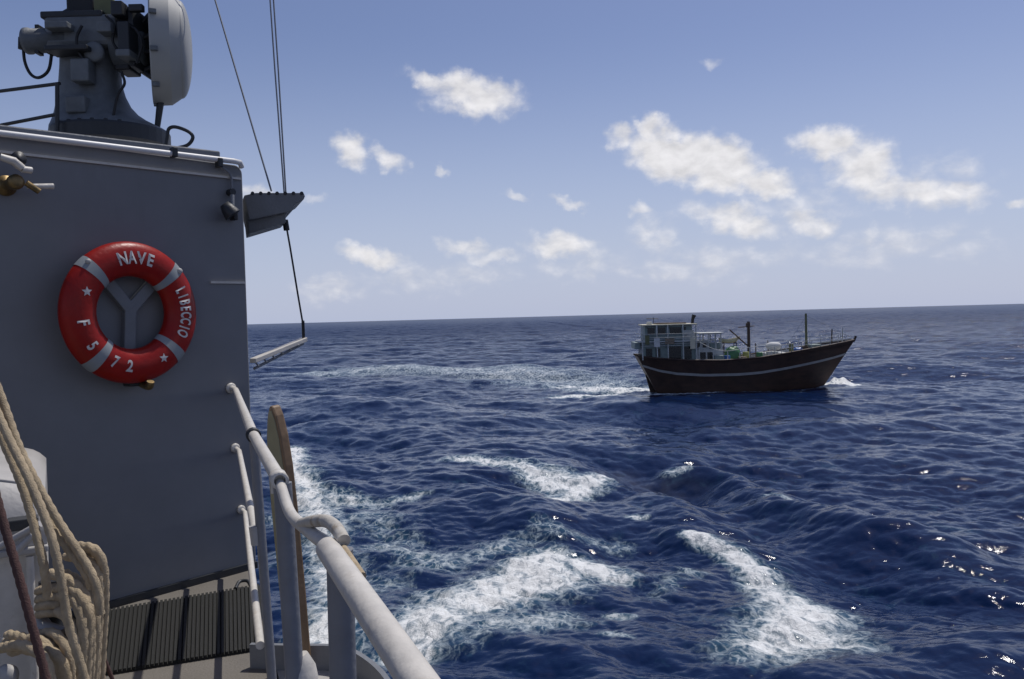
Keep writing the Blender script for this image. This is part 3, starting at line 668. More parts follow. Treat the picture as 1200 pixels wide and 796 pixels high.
# Y-shaped rack on the bulkhead
rk = empty('lifebuoy_rack', wall(150, 372, 0), 'grey Y-shaped steel rack on the wall inside the lifebuoy', 'rack')
def bar(a, b, w_, th, off):
    a, b = Vector(a), Vector(b); return MB().box((a + b) / 2 + wn_ * off, ((b - a).length, th, w_), ax=(b - a), ay=wn_, az_=(b - a).cross(wn_))
cY = wall(149, 362)
bar(cY - UPV * .005, wall(112, 318), .062, .05, .026).build('arm', M['grey'], rk, bevel=.005)
bar(cY - UPV * .005, wall(185, 322), .062, .046, .026).build('arm', M['grey'], rk, bevel=.005)
bar(cY + UPV * .012, wall(147.5, 418), .062, .048, .026).build('stem', M['grey'], rk, bevel=.005)
MB().tube(spline([wall(158, 446, .0), wall(159, 449, .06), wall(160, 452, .15), wall(160, 446, .17)], 6), .02, 10).build('hook', M['brass'], rk)
MB().box(wall(152, 449, .04), (.07, .09, .03), ax=wd, ay=wn_).build('foot', M['dark'], rk, bevel=.006)

# brass valve at the left edge of the bulkhead
bv = empty('hose_valve', wall(0, 215, 0), 'tarnished brass valve with two short arms at the left end of the wall', 'valve')
MB().lathe(wall(6, 218, .0), wn_, [(0, .05), (.015, .05), (.02, .026), (.12, .026), (.13, .036), (.16, .036), (.17, .016), (.17, 0)], 20).build('body', M['brass'], bv)
MB().tube([wall(-14, 190, .17), wall(2, 195, .17), wall(12, 203, .17)], [.016, .02, .018], 12).build('lever', M['pale'], bv)
MB().tube([wall(11, 204, .17), wall(23, 205, .16)], .016, 12).build('spout', M['pale'], bv)
MB().tube([wall(18, 219, .15), wall(33, 229, .15)], .015, 10).build('arm', M['brass'], bv)
MB().tube([wall(22, 222, .12), wall(52, 222, .12)], [.012, .015], 10).build('arm', M['pale'], bv)
MB().lathe(wall(8, 192, .12), wn_, [(0, .0), (0, .03), (.05, .035), (.06, 0)], 16).build('knob', M['dark'], bv)

# ------------------------------------------------------------------ locker, ropes, cleat at the left
lk = empty('deck_locker', at(0, 760, 2.6), 'white round-topped locker behind the tan ropes at the left', 'locker')
la_ = Vector((math.sin(rad(-29.6)), math.cos(rad(-29.6)), 0)); lr_ = Vector((la_.y, -la_.x, 0))
lc_ = at(58, 700, 2.62); lc_.z = 0
zr = 7.305
def lp_(x, back_, z): return lc_ + lr_ * x + la_ * back_ + UPV * z
def ltop(x): return 7.565 - .62 * (x + .35) ** 2 - (.022 * max(0, (x + .05) / .05) ** 2 if x > -.05 else 0)
xs_ = [-.9 + .9 * i / 40 for i in range(41)]
rows = []
for j in range(13):
    q = j / 12 * math.pi / 2
    rows.append([lp_(x, .17 * (1 - math.cos(q)), zr + (ltop(x) - zr) * math.sin(q)) for x in xs_])
rows.append([lp_(x, .85, ltop(x)) for x in xs_]); rows.append([lp_(x, .85, zr) for x in xs_])
mb = MB(); mb.grid(rows); mb.add([r[-1] for r in rows], [tuple(range(len(rows)))]); mb.build('lid', M['white'], lk)
q = .72 * math.pi / 2
MB().tube([lp_(x, .17 * (1 - math.cos(q)), zr + (ltop(x) - zr) * math.sin(q)) for x in xs_], .006, 8).build('rib', M['white'], lk)
MB().box(lp_(-.45, .43, (DZ + zr) / 2 - .006), (.886, .84, zr - DZ - .012), ax=lr_, ay=la_).build('body', M['pale'], lk, bevel=.012)
MB().box(lp_(-.45, -.004, zr - .012), (.905, .03, .022), ax=lr_, ay=la_).build('rim', M['white'], lk, bevel=.005)
for (x0, y0, x1, y1) in ((-8, 645, 47, 614), (14, 651, 38, 628)):
    MB().tube([at(x0, y0, 2.50), at(x1, y1, 2.52)], .011, 12).build('latch_bar', M['white'], lk)
MB().box(at(27, 613, 2.57), (.085, .06, .035), ax=lr_, ay=la_).build('latch', M['dark'], lk, bevel=.004)
MB().tube([lp_(-.05, -.012, DZ + .01), lp_(-.05, -.012, zr - .03)], .012, 10).build('corner_pipe', M['pale'], lk)

def rope(pts, r, name, m, n=10, parent=None, sides=16):
    return MB().tube(spline(pts, n * 3), r, sides, twist=r * 1.3, lay=.22).build(name, m, parent)
rf = empty('rope_fall', at(60, 600, 2.40), 'taut tan rope strands coming down from upper left to the coil', 'rope')
FR = .0118
rope([at(-60, 305, 2.52), at(0, 462, 2.45), at(25, 530, 2.40), at(62, 600, 2.36), at(108, 674, 2.32), at(118, 720, 2.32)], FR, 'strand', M['rope'], parent=rf)
rope([at(-66, 312, 2.56), at(-4, 478, 2.48), at(30, 560, 2.40), at(60, 615, 2.37), at(98, 668, 2.33), at(108, 690, 2.33)], FR, 'strand', M['rope'], parent=rf)
rope([at(-75, 330, 2.50), at(-8, 490, 2.42), at(26, 570, 2.36), at(46, 640, 2.32), at(52, 668, 2.31), at(56, 700, 2.32)], FR, 'strand', M['rope'], parent=rf)
rope([at(-70, 322, 2.46), at(-3, 484, 2.40), at(34, 562, 2.33), at(58, 622, 2.28), at(70, 672, 2.26), at(80, 730, 2.26), at(100, 800, 2.26), at(106, 850, 2.26)], FR, 'strand', M['rope'], parent=rf)
rc = empty('rope_coil', at(95, 730, 2.4), 'bulky hank of tan rope looped over a white cleat', 'rope')
CR = .0142
loops = [
 [(58, 672, 2.42), (80, 680, 2.38), (100, 700, 2.37), (106, 740, 2.36), (104, 800, 2.37), (98, 860, 2.38)],
 [(78, 652, 2.46), (98, 655, 2.42), (113, 668, 2.40), (116, 700, 2.40), (113, 760, 2.41), (108, 850, 2.42)],
 [(76, 672, 2.44), (96, 684, 2.4), (109, 705, 2.39), (112, 740, 2.38), (108, 800, 2.4), (104, 860, 2.4)],
 [(88, 645, 2.47), (106, 648, 2.44), (116, 662, 2.43), (118, 690, 2.43), (115, 730, 2.44), (112, 800, 2.45)],
 [(66, 700, 2.40), (82, 700, 2.36), (94, 718, 2.34), (97, 750, 2.33), (94, 800, 2.34), (90, 860, 2.35)],
 [(60, 690, 2.42), (84, 690, 2.37), (101, 712, 2.35), (103, 750, 2.35), (100, 800, 2.35), (94, 860, 2.36)],
 [(68, 716, 2.37), (80, 726, 2.34), (88, 748, 2.32), (92, 790, 2.32), (92, 850, 2.33)],
 [(44, 744, 2.38), (62, 742, 2.33), (76, 756, 2.30), (82, 780, 2.29), (82, 830, 2.30)],
 [(10, 744, 2.40), (30, 748, 2.34), (50, 752, 2.31), (66, 770, 2.29), (74, 800, 2.29), (74, 850, 2.30)],
 [(8, 752, 2.40), (28, 760, 2.33), (46, 766, 2.30), (58, 782, 2.28), (62, 830, 2.29)],
 [(14, 764, 2.38), (36, 758, 2.31), (60, 764, 2.27), (76, 786, 2.27), (80, 840, 2.28)]]
loops += [[(92, 640, 2.45), (110, 644, 2.41), (120, 662, 2.41), (122, 700, 2.42), (119, 760, 2.44), (115, 850, 2.45)],
 [(0, 760, 2.34), (24, 756, 2.26), (46, 766, 2.23), (58, 790, 2.22), (62, 840, 2.23)]]
for lpp in loops: rope([at(*p) for p in lpp], CR, 'rope_turn', M['rope'], parent=rc)
for (y, d_) in ((690, 2.44), (700, 2.43), (709, 2.42), (718, 2.42)):
    rope([at(45, y + 3, d_ + .06), at(50, y + 1, d_ - .02), at(62, y, d_ - .045), at(74, y + 2, d_ - .02), at(78, y + 4, d_ + .06)], .0125, 'rope_turn', M['rope'], parent=rc)
ce = empty('rope_cleat', at(70, 745, 2.44), 'white steel cleat inside the hank of tan rope', 'cleat')
MB().tube([at(48, 728, 2.46), at(52, 738, 2.42), at(76, 748, 2.36)], [.022, .026, .03], 16).build('horn', M['white'], ce)
MB().tube([at(70, 690, 2.5), at(84, 690, 2.42), at(92, 700, 2.39)], [.02, .026, .024], 16).build('horn', M['white'], ce)
MB().tube([at(60, 680, 2.5), at(61, 800, 2.47), at(61, 960, 2.46)], .035, 16).build('stem', M['dark'], ce)
w = rope([at(-20, 520, 2.1), at(0, 598, 2.08), at(20, 668, 2.05), at(38, 735, 2.03), at(54, 796, 2.02), at(70, 870, 2.0)], .0105, 'red_rope', M['redrope']); tag(w, 'dark red-brown rope slanting down in front of the white locker', 'rope')
w = rope([at(108, 690, 2.42), at(113, 730, 2.44), at(120, 765, 2.46), at(133, 800, 2.48), at(150, 850, 2.5)], .006, 'loose_line', M['redrope']); tag(w, 'thin dark line trailing from the rope coil over the mat', 'rope')
MB_ = MB().tube([at(38, 745, 2.36), at(4, 750, 2.45)], .006, 8).build('pin', M['white'], ce)
w = MB().lathe(at(12, 792, 2.3), (-.2, -1, .3), [(0, 0), (0, .03), (.02, .034), (.03, .02), (.03, 0)], 18).build('white_knob', M['white']); tag(w, 'white metal knob at the bottom left corner under the ropes', 'knob')

# ------------------------------------------------------------------ radar on the deckhouse roof
RDp = 6.0
ra = empty('radar_director', at(130, 160, RDp), 'grey fire control radar with pale drum dish on the deckhouse roof', 'radar')
secs = [(155, 68, 192), (152, 68, 190), (148, 69, 182), (142, 70, 170), (134, 71, 158), (124, 72, 149), (112, 73, 143), (98, 74, 139), (80, 75, 138), (60, 75, 138)]
rows = []
for (y, xl, xr) in secs:
    c = at((xl + xr) / 2, y, RDp); hw = (at(xr, y, RDp) - at(xl, y, RDp)).length / 2
    rows.append([c + Vector((hw * math.copysign(abs(math.cos(q)) ** .7, math.cos(q)), .8 * hw * math.copysign(abs(math.sin(q)) ** .7, math.sin(q)), 0)) for q in [2 * math.pi * k / 36 for k in range(37)]])
MB().grid(rows).build('pedestal', M['radar'], ra)
MB().lathe(at(131, 172, RDp), UPV, [(0, 0), (0, .405), (.09, .405), (.105, .40), (.105, 0)], 40, False).build('base_flange', M['dark'], ra)
MB().box(at(110, 46, RDp), (.52, .40, .23)).build('turret', M['radar'], ra, bevel=.035)
MB().box(at(100, 28, RDp), (.44, .40, .05)).build('turret_cap', M['dark'], ra, bevel=.012)
MB().lathe(at(82, 47, RDp - .12), (-1, 0, .0), [(0, 0), (0, .085), (.28, .085), (.285, .092), (.31, .092), (.31, 0)], 28).build('motor', M['radar'], ra)
MB().tube([at(36, 50, RDp - .12), at(26, 48, RDp - .12), at(25, 58, RDp - .12)], [.025, .035, .022], 12).build('connector', M['black'], ra)
MB().tube(spline([at(27, 50, RDp - .12), at(29, 72, RDp - .12), at(36, 87, RDp - .12), at(46, 91, RDp - .12), at(57, 82, RDp - .12), at(61, 60, RDp - .12)], 8), .011, 10).build('cable', M['black'], ra)
mb = MB(); mb.box(at(104, 12, RDp), (.20, .26, .16)); mb.box(at(104, -14, RDp), (.14, .2, .2)); mb.build('camera_housing', M['black'], ra, bevel=.02)
MB().tube([at(88, 4, RDp - .1), at(80, 12, RDp - .1), at(66, 20, RDp - .1), at(60, 30, RDp - .1)], .014, 10).build('hose', M['dark'], ra)
MB().box(at(133, 20, RDp), (.14, .3, .16)).build('junction_box', M['olive'], ra, bevel=.012)
MB().box(at(155, 24, RDp - .05), (.14, .2, .10)).build('receiver_box', M['dark'], ra, bevel=.01)
MB().lathe(at(138, 58, RDp - .05), (1, 0, 0), [(0, 0), (0, .15), (.13, .15), (.14, .17), (.165, .17), (.17, .12), (.19, .12), (.19, 0)], 28).build('elevation_drive', M['radar'], ra)
MB().box(at(150, 80, RDp - .02), (.11, .2, .08)).build('gear_cover', M['dark'], ra, bevel=.012)
ax_ = Vector((.93, .37, 0)).normalized(); dc = at(177, 56, RDp)
MB().lathe(dc, ax_, [(0.0, 0), (0.0, .40), (.0, .40), (.010, .412), (.010, .412), (.13, .398), (.13, .398), (.165, .372), (.20, .345), (.20, .345)] + [(.20 + .082 * math.sin(k / 16 * math.pi / 2), .345 * math.cos(k / 16 * math.pi / 2)) for k in range(17)], 240, False).build('dish', M['radome'], ra)
for (x0, y0, x1, y1) in ((163, 30, 178, 14), (164, 46, 178, 40), (164, 62, 178, 60), (160, 78, 180, 92), (164, 84, 180, 78)):
    MB().tube([at(x0, y0, RDp - .04), at(x1, y1, RDp - .04)], .016, 10).build('strut', M['dark'], ra)
MB().box(at(166, 52, RDp - .03), (.04, .34, .42)).build('dish_mount', M['dark'], ra, bevel=.008)
MB().tube([at(189, 112, RDp), at(184, 152, RDp)], [.028, .02], 10).build('support_arm', M['dark'], ra)
hd = MB().tube(spline([at(194, 172, 5.4), at(196, 160, 5.4), at(198, 151, 5.4), at(206, 149, 5.4), at(220, 154, 5.4), at(226, 161, 5.4), at(220, 170, 5.4), at(206, 174, 5.4)], 6), .0115, 10).build('roof_grab', M['dark'])
tag(hd, 'dark bent pipe handle on the roof right of the radar', 'handle')
rg = empty('roof_railing', at(67, 150, 5.6), 'thin dark railing on the deckhouse roof left of the radar', 'railing')
MB().tube([at(67, 168, 5.6), at(67, 97, 5.6)], .014, 10).build('stanchion', M['dark'], rg)
MB().tube([at(70, 98, 5.6), at(0, 107, 5.76), at(-150, 126, 6.1)], .012, 10).build('rail', M['dark'], rg)
MB().tube([at(67, 134, 5.6), at(0, 147, 5.76), at(-150, 177, 6.1)], .012, 10).build('rail', M['dark'], rg)
MB().tube([at(-150, 200, 6.1), at(-150, 126, 6.1)], .014, 10).build('stanchion', M['dark'], rg)

RF = RDp - .22
for k in range(14):                                       # flange bolts
    q = math.pi * (1.0 + k / 13.0); c = at(131, 172, RDp) + Vector((math.cos(q) * .36, math.sin(q) * .36, .105))
    MB().lathe(c, UPV, [(0, .014), (.016, .014), (.018, .01), (.018, 0)], 8, False).build('bolt', M['dark'], ra)
for (x, y, w_, h_, mm) in ((97, 84, .13, .16, 'radar'), (92, 124, .14, .12, 'radar')):
    MB().box(at(x, y, RF), (w_, .10, h_)).build('hatch', M[mm], ra, bevel=.012)
for (x, y, w_, d_, h_, mm) in ((150, 46, .08, .3, .20, 'dark'), (128, 36, .10, .34, .07, 'radar'), (150, 66, .10, .34, .05, 'radar'), (72, 33, .16, .30, .045, 'radar'), (84, 60, .30, .34, .035, 'dark'), (140, 12, .08, .2, .10, 'dark'), (160, 10, .10, .1, .05, 'dark')):
    MB().box(at(x, y, RF), (w_, d_ * .5, h_)).build('bracket', M[mm], ra, bevel=.008)
for pts in (((124, 18), (134, 30), (132, 48), (140, 62)), ((148, 30), (160, 36), (166, 52), (160, 74)), ((96, 30), (90, 44), (92, 60), (100, 72)), ((142, 84), (146, 98), (138, 112), (132, 140))):
    MB().tube(spline([at(x, y, RF - .03) for x, y in pts], 6), .010, 8).build('cable', M['black'], ra)
MB().lathe(at(112, 62, RF + .02), (0, -1, 0), [(0, 0), (0, .07), (.03, .07), (.035, .055), (.04, .02), (.04, 0)], 24).build('bearing_cap', M['radar'], ra)
for (x, y) in ((46, 33), (60, 33), (46, 62), (60, 62)):
    MB().box(at(x, y, RDp - .12), (.03, .07, .03)).build('cooling_fin', M['dark'], ra, bevel=.004)
for k in range(10):
    q = 2 * math.pi * k / 10; MB().box(at(182, 56, RDp) + (UPV * math.cos(q) + ax_.cross(UPV) * math.sin(q)) * .412, (.05, .03, .03), ax=ax_).build('dish_clamp', M['radar'], ra, bevel=.004)

# ------------------------------------------------------------------ the dhow
DY = rad(-3.0)
dhow = empty('dhow', onz(745, 463, 0), 'dark wooden cargo dhow with a white stripe crossing the open sea', 'boat')
DO = Vector((12.3, 80.9, 0.0)); DX = Vector((math.cos(DY), math.sin(DY), 0)); DYv = Vector((-DX.y, DX.x, 0))
K = 80.9 / 951 * 1.0
dhow.location = DO; bpy.context.view_layer.update()
def dp(u, v, z): return DO + DX * u + DYv * v + UPV * z   # v>0 is the far side
def interp(x, xs, ys): return float(np.interp(x, xs, ys))
LEN = 21.4
def sheer(u): return interp(u, [0, 2, 5, 8, 11.6, 14, 16.7, 19, 21.4], [3.85, 3.62, 3.38, 3.30, 3.5, 3.82, 4.2, 4.5, 4.85])
def hbt(u): return interp(u, [0, .6, 3, 7, 11, 14, 16.5, 18.5, 20, 21, 21.4], [2.0, 2.35, 2.75, 2.95, 2.9, 2.6, 2.05, 1.4, .75, .25, .06])
def hull_pt(s, t, sgn):
    ut = s * LEN; ub = 2.5 + s * (17.4 - 2.5); u = ub + (ut - ub) * t; z = -1.0 + (sheer(ut) + 1.0) * t
    full = interp(s, [0, .15, .5, .75, 1], [.45, .66, .80, .55, .5]); yb = hbt(ut) * (full + (1 - full) * t ** 1.3)
    yb *= min(1, (t / .22)) ** .5 if t < .22 else 1
    return dp(u, sgn * yb, z)
NS, NTT = 60, 14
for_hull = MB()
for sg in (-1, 1): for_hull.grid([[hull_pt(i / NS, j / NTT, sg) for j in range(NTT + 1)] for i in range(NS + 1)])
for_hull.grid([[hull_pt(0, j / NTT, sg) for j in range(NTT + 1)] for sg in (-1, 1)], False)
hl = for_hull.build('hull', M['hull'], dhow)
def band(zf, h, out, name, m, u0=.0, u1=1.0, sides=(-1, 1)):
    mb = MB()
    for sg in sides:
        rows = []
        for i in range(NS + 1):
            s = u0 + (u1 - u0) * i / NS; ut = s * LEN
            def P(z, o): 
                t = (z + 1) / (sheer(ut) + 1); p = hull_pt(s, min(t, 1.0), sg); return p + DYv * (sg * o)
            zc = zf(ut); rows.append([P(zc - h / 2, -.02), P(zc - h / 2, out), P(zc + h / 2, out), P(zc + h / 2, -.02)])
        mb.grid(rows, False)
    return mb.build(name, m, dhow)
band(lambda u: interp(u, [0, 1.5, 3.2, 6, 9.5, 12, 15, 18, 20, 21.4], [2.92, 2.42, 2.12, 1.93, 1.93, 2.05, 2.4, 2.85, 3.2, 3.5]), .25, .06, 'stripe', M['stripe'])
band(lambda u: sheer(u) - .42, .10, .05, 'rubbing_strake', M['hull'])
mb = MB()
for sg in (-1, 1):
    mb.tube([hull_pt(i / NS, 1, sg) + UPV * .02 for i in range(NS + 1)], .10, 6)
mb.build('gunwale', M['hull'], dhow)
def hp(s, below, sg, inset):                              # inside of the hull, some way under the sheer
    z = sheer(s * LEN) - below; t = (z + 1) / (sheer(s * LEN) + 1); p = hull_pt(s, t, sg)
    h_ = (hull_pt(s, t, 1) - hull_pt(s, t, -1)).length / 2; return p - DYv * (sg * min(inset, h_ * .7))
mb = MB()                                                 # inner bulwark planking, light paint
for sg in (-1, 1):
    mb.grid([[hp(.02 + .96 * i / NS, b_, sg, .12) for b_ in (0.02, .3, .6, .9)] for i in range(NS + 1)], False)
mb.build('bulwark_lining', M['dhowgrey'], dhow)
mb = MB(); mb.grid([[hp(.02 + .96 * i / NS, .78, -1, .12), hp(.02 + .96 * i / NS, .78, 1, .12)] for i in range(NS + 1)], False)
mb.build('deck', M['wood'], dhow)
MB().tube([dp(21.3, 0, 4.7), dp(21.55, 0, 5.25)], .12, 8).build('stem_head', M['hull'], dhow)
# pale bow sheer planks on the far side
mb = MB(); mb.grid([[hull_pt(.80 + .19 * i / 10, 1, 1) + UPV * .02, hull_pt(.80 + .19 * i / 10, 1, 1) + UPV * .22] for i in range(11)], False); mb.build('bow_board', M['dhowgrey'], dhow)
# two-storey stern house
def dbox(u0, u1, v0, v1, z0, z1): 
    return MB().box(dp((u0 + u1) / 2, (v0 + v1) / 2, (z0 + z1) / 2), (u1 - u0, abs(v1 - v0), z1 - z0), ax=DX, ay=DYv)
sh = dbox(.45, 5.6, -1.95, 1.95, 3.3, 5.25).build('lower_house', M['teal'], dhow, bevel=.03)
uh = dbox(.75, 5.3, -1.9, 1.9, 5.25, 6.78).build('wheelhouse', M['teal'], dhow, bevel=.03)
dbox(.2, 5.9, -2.45, 2.45, 5.20, 5.30).build('gallery_deck', M['dhowgrey'], dhow, bevel=.02)
rf_ = dbox(.55, 5.75, -2.3, 2.3, 6.80, 6.93).build('roof', M['cream'], dhow, bevel=.03)
for (u0, u1) in ((1.0, 1.7), (2.0, 2.75), (3.15, 4.25), (4.5, 4.7)):
    w_ = dbox(u0, u1, -1.925, -1.86, 5.95, 6.62).build('window', M['glass'], dhow)
for (u0, u1, z0, z1) in ((.8, 1.4, 3.75, 4.6), (1.75, 2.2, 3.75, 4.6), (3.0, 4.2, 3.5, 4.75), (4.5, 5.2, 3.5, 4.7)):
    dbox(u0, u1, -1.975, -1.91, z0, z1).build('window', M['glass'], dhow)
for v in (-1.2, 0, 1.2): dbox(.43, .48, v - .35, v + .35, 3.8, 4.7).build('window', M['glass'], dhow)
for u in (.45, 1.85, 2.9, 4.35, 5.6):
    MB().tube([dp(u, -2.35, 3.5), dp(u, -2.3, 6.82)], .065, 8).build('stanchion', M['dhowgrey'], dhow)
mb = MB()
for z in (5.65, 6.0): mb.tube([dp(.3, 2.4, z), dp(.3, -2.4, z), dp(5.8, -2.4, z), dp(5.8, 2.4, z)], .03, 6)
mb.build('gallery_rail', M['dhowgrey'], dhow)
MB().tube([dp(5.55, -.6, 6.9), dp(5.6, -.6, 7.35), dp(5.75, -.6, 7.75)], [.15, .15, .22], 10).build('exhaust_pipe', M['black'], dhow)
mb = MB(); mb.tube([dp(1.9, .6, 6.9), dp(1.9, .6, 7.6)], .03, 6); mb.tube([dp(1.2, .6, 7.5), dp(2.4, .6, 7.45)], .035, 6); mb.build('antenna', M['dark'], dhow)
dbox(4.35, 5.45, -1.96, -1.90, 5.3, 6.3).build('pale_panel', M['dhowgrey'], dhow)
dbox(5.65, 7.0, -1.5, 1.5, 4.35, 5.15).build('cabin_annex', M['dhowgrey'], dhow, bevel=.03)
for u0 in (5.8, 6.35): dbox(u0, u0 + .35, -1.525, -1.46, 4.55, 5.0).build('window', M['glass'], dhow)
for (u0, u1, z0, z1, mm) in ((1.55, 2.1, 4.75, 5.6, 'whitebag'), (2.6, 3.5, 5.0, 5.55, 'wood'), (5.0, 5.5, 4.5, 5.5, 'cream'), (.7, 1.1, 5.0, 5.9, 'olive')):
    dbox(u0, u1, -2.45, -2.41, z0, z1).build('hanging_cloth', M[mm], dhow)
# galley shelter and ladder frame amidships
gal = dbox(5.62, 8.2, -1.7, 1.7, 2.6, 4.35).build('galley', M['dhowgrey'], dhow, bevel=.03)
for (u0, u1) in ((5.95, 6.6), (6.75, 7.25)): dbox(u0, u1, -1.725, -1.66, 3.45, 4.1).build('window', M['glass'], dhow)
for u in (6.1, 6.9, 7.6, 8.1):
    for v in (-1.6, 1.2): MB().tube([dp(u, v, 4.3), dp(u, v, 5.9)], .055, 6).build('awning_post', M['dhowgrey'], dhow)
for v in (-1.6, 1.2):
    for z in (5.2, 5.88): MB().tube([dp(6.1, v, z), dp(8.1, v, z)], .04, 6).build('awning_rail', M['dhowgrey'], dhow)
dbox(5.8, 8.4, -1.8, 1.5, 5.9, 5.98).build('awning', M['dhowgrey'], dhow, bevel=.02)
dbox(7.1, 8.3, -1.2, 1.0, 4.35, 4.95).build('water_tank', M['teal'], dhow, bevel=.06)
# masts
m1 = MB().tube([dp(11.15, 0, 2.6), dp(11.15, 0, 6.95)], [.17, .14], 10).build('main_mast', M['dwood'], dhow)
MB().box(dp(11.1, 0, 6.6), (.36, .4, .42), ax=DX, ay=DYv).build('crow_box', M['dwood'], m1, bevel=.04)
MB().tube([dp(10.1, -.3, 6.4), dp(11.8, .3, 6.5)], .05, 6).build('yard', M['dwood'], m1)
MB().tube([dp(11.1, 0, 4.5), dp(9.2, -.4, 6.2)], .07, 6).build('boom', M['dwood'], m1)
m2 = MB().tube([dp(16.75, 0, 3.2), dp(16.75, 0, 7.6)], [.14, .10], 10).build('fore_mast', M['olive'], dhow)
MB().box(dp(16.6, 0, 4.1), (.5, .6, .6), ax=DX, ay=DYv).build('mast_step', M['dwood'], m2, bevel=.05)
mb = MB()
for (a, b) in (((16.75, 0, 7.4), (21.2, 0, 5.1)), ((16.75, 0, 7.4), (11.2, 0, 6.8)), ((11.2, 0, 6.8), (5.5, 0, 6.95)), ((16.75, 0, 7.3), (15.2, -2.3, 4.0)), ((16.75, 0, 7.3), (15.2, 2.3, 4.0))):
    mb.tube([dp(*a), dp(*b)], .012, 5)
mb.build('rigging', M['wire'], dhow)
mb = MB()                                                 # light bow rail
us = [12.6, 13.6, 14.6, 15.6, 16.6, 17.6, 18.6, 19.5, 20.3]
for sg in (-1, 1):
    for u in us:
        b_ = hull_pt(u / LEN, 1, sg); mb.tube([b_, b_ + UPV * .85], .028, 5)
    for h in (.5, .85): mb.tube([hull_pt(u / LEN, 1, sg) + UPV * h for u in us], .02, 5)
mb.build('bow_rail', M['dhowgrey'], dhow)
MB().tube([dp(19.2, 0, 4), dp(19.25, 0, 6.0)], .06, 6).build('bow_post', M['dwood'], dhow)
MB().tube([dp(20.3, .3, 4.3), dp(20.4, .3, 6.1)], .05, 6).build('bow_post', M['dhowgrey'], dhow)
dbox(17.0, 18.0, -.7, .7, 3.6, 4.55).build('windlass', M['teal'], dhow, bevel=.08)
dbox(12.4, 14.6, -1.2, 1.2, 2.7, 3.85).build('hatch_coaming', M['dhowgrey'], dhow, bevel=.05)
rud = MB().prism([dp(.9, -.08, 1.9), dp(1.75, -.08, 1.9), dp(2.9, -.08, -.8), dp(1.6, -.08, -.8)], DYv * .16).build('rudder', M['hull'], dhow)
for (u, v, h) in ((5.9, -2.3, 1.7), (7.2, -2.5, 1.1), (8.5, -2.6, 1.2), (9.7, -2.6, 1.0), (10.6, -2.6, 1.5), (12.0, -2.5, 1.0), (13.1, -2.3, 1.3), (14.2, -2.1, 1.1), (7.9, 2.4, 1.9), (9.2, 2.5, 1.6), (12.4, 2.3, 1.5), (13.6, 2.1, 1.6)):
    z_ = sheer(u) - .4; MB().tube([dp(u, v, z_), dp(u + random.uniform(-.06, .06), v, z_ + h)], .05, 6).build('deck_post', M['dhowgrey'] if v < 2 else M['dwood'], dhow)
MB().tube(spline([dp(5.9, -2.35, 5.1), dp(7.2, -2.5, 4.45), dp(8.5, -2.6, 4.2), dp(10.6, -2.6, 4.5), dp(13.1, -2.3, 4.7)], 6), .03, 6).build('side_rail', M['dhowgrey'], dhow)
dbox(2.0, 4.9, -1.0, 1.2, 6.93, 7.05).build('roof_bundle', M['dwood'], dhow, bevel=.05)
dbox(1.0, 1.5, -1.6, -1.1, 6.93, 7.2).build('roof_box', M['dhowgrey'], dhow, bevel=.05)
dbox(-.25, .3, -1.9, 1.9, 4.55, 5.2).build('stern_gallery', M['teal'], dhow, bevel=.04)
for z in (4.85, 5.05, 5.5): MB().tube([dp(.3, -2.38, z), dp(5.7, -2.38, z)], .028, 6).build('gallery_bar', M['dhowgrey'], dhow)
# cargo lying on the dhow's deck
def barrel(u, v, z, m, label, name='barrel', r=.30, h=.85, cat='barrel'):
    t = MB().lathe(dp(u, v, z), UPV, [(0, 0), (0, r * .95), (.04, r), (h * .33, r), (h * .34, r * 1.05), (h * .37, r), (h * .66, r), (h * .67, r * 1.05), (h * .7, r), (h - .04, r), (h, r * .94), (h, 0)], 18).build(name, m)
    return tag(t, label, cat)
dk = lambda u: sheer(u) - .75
barrel(8.6, -1.9, dk(8.6) + .0, M['blueplastic'], 'blue barrel on the dhow deck just ahead of the galley', h=1.15)
barrel(10.5, -1.5, dk(10.5), M['yellow'], 'yellow-green barrel close behind the dhow main mast', h=1.35)
barrel(11.75, -1.7, dk(11.75), M['greenplastic'], 'green barrel just ahead of the dhow main mast', h=1.2)
barrel(14.9, -1.3, dk(14.9), M['olive'], 'olive upright drum between the hatch and the dhow fore mast', h=1.5, r=.22)
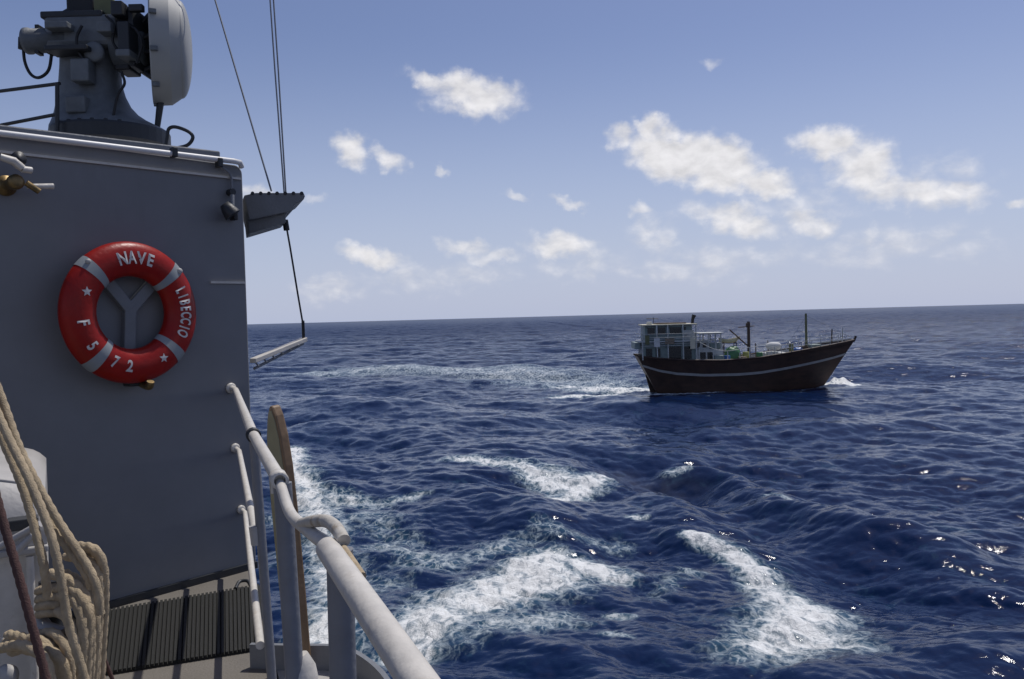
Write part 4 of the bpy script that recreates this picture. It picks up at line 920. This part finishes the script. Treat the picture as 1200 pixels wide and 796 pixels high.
def sack(u, v, z, size, m, label, name, cat):
    bm_ = MB(); n1, n2 = 10, 16; rows = []
    for i in range(n1 + 1):
        a = math.pi * i / n1
        rows.append([dp(u, v, z + size[2] / 2) + DX * (size[0] / 2 * math.sin(a) ** .6 * math.copysign(abs(math.cos(b)) ** .7, math.cos(b))) + DYv * (size[1] / 2 * math.sin(a) ** .6 * math.copysign(abs(math.sin(b)) ** .7, math.sin(b))) + UPV * (-size[2] / 2 * math.cos(a) * (1 + .08 * math.sin(3 * b + i))) for b in [2 * math.pi * k / n2 for k in range(n2 + 1)]])
    return tag(bm_.grid(rows).build(name, m), label, cat)
sack(9.4, -.6, dk(9.4), (1.6, 1.6, 1.9), M['greenplastic'], 'dark green tarpaulin heap on the dhow deck amidships', 'tarpaulin_heap', 'heap')
sack(13.5, -.2, dk(13.5) + 1.1, (1.5, 1.0, .75), M['whitebag'], 'white bundle on the dhow cargo hatch', 'bundle', 'bundle')
sack(15.7, -.7, dk(15.7), (1.1, 1.0, 1.0), M['blueplastic'], 'blue covered bundle on the dhow foredeck behind the fore mast', 'bundle', 'bundle')
def crate(u, v, z, size, m, label):
    return tag(MB().box(dp(u, v, z + size[2] / 2), size, ax=DX, ay=DYv).build('crate', m, bevel=.03), label, 'crate')
crate(7.75, -2.2, dk(7.75) - .03, (.9, .6, 1.25), M['teal'], 'teal crate standing against the dhow galley front')
crate(12.9, -1.9, dk(12.9) - .03, (1.0, .6, 1.15), M['dhowgrey'], 'pale grey crate beside the dhow cargo hatch')
crate(10.0, -2.2, dk(10.0) - .03, (.7, .5, 1.0), M['wood'], 'brown wooden crate by the dhow rail below the small cream boat')
sb = empty('skiff', dp(9.3, .4, 5.0), 'small cream boat carried on trestles above the dhow deck amidships', 'boat')
rows = []
for i in range(17):
    s = i / 16; u = 8.3 + 2.1 * s; hw = .5 * (math.sin(math.pi * min(1, .12 + .88 * (1 - s) ** .8)) ** .6 if s < .99 else .05); hw = max(hw, .04)
    zt = 5.25 + .22 * (2 * s - .9) ** 2
    rows.append([dp(u, .4 + hw * math.cos(q), zt - .42 * abs(math.sin(q)) ** .8 * (1 if s < .85 else .6)) for q in [math.pi * k / 10 for k in range(11)]])
MB().grid(rows).build('hull', M['cream'], sb)
mb = MB()
for u in (8.7, 9.9): mb.tube([dp(u, -.1, 2.6), dp(u, -.1, 4.9)], .05, 6); mb.tube([dp(u, .9, 2.6), dp(u, .9, 4.9)], .05, 6); mb.tube([dp(u, -.2, 4.88), dp(u, 1.0, 4.88)], .05, 6)
mb.build('trestle', M['dwood'], sb)
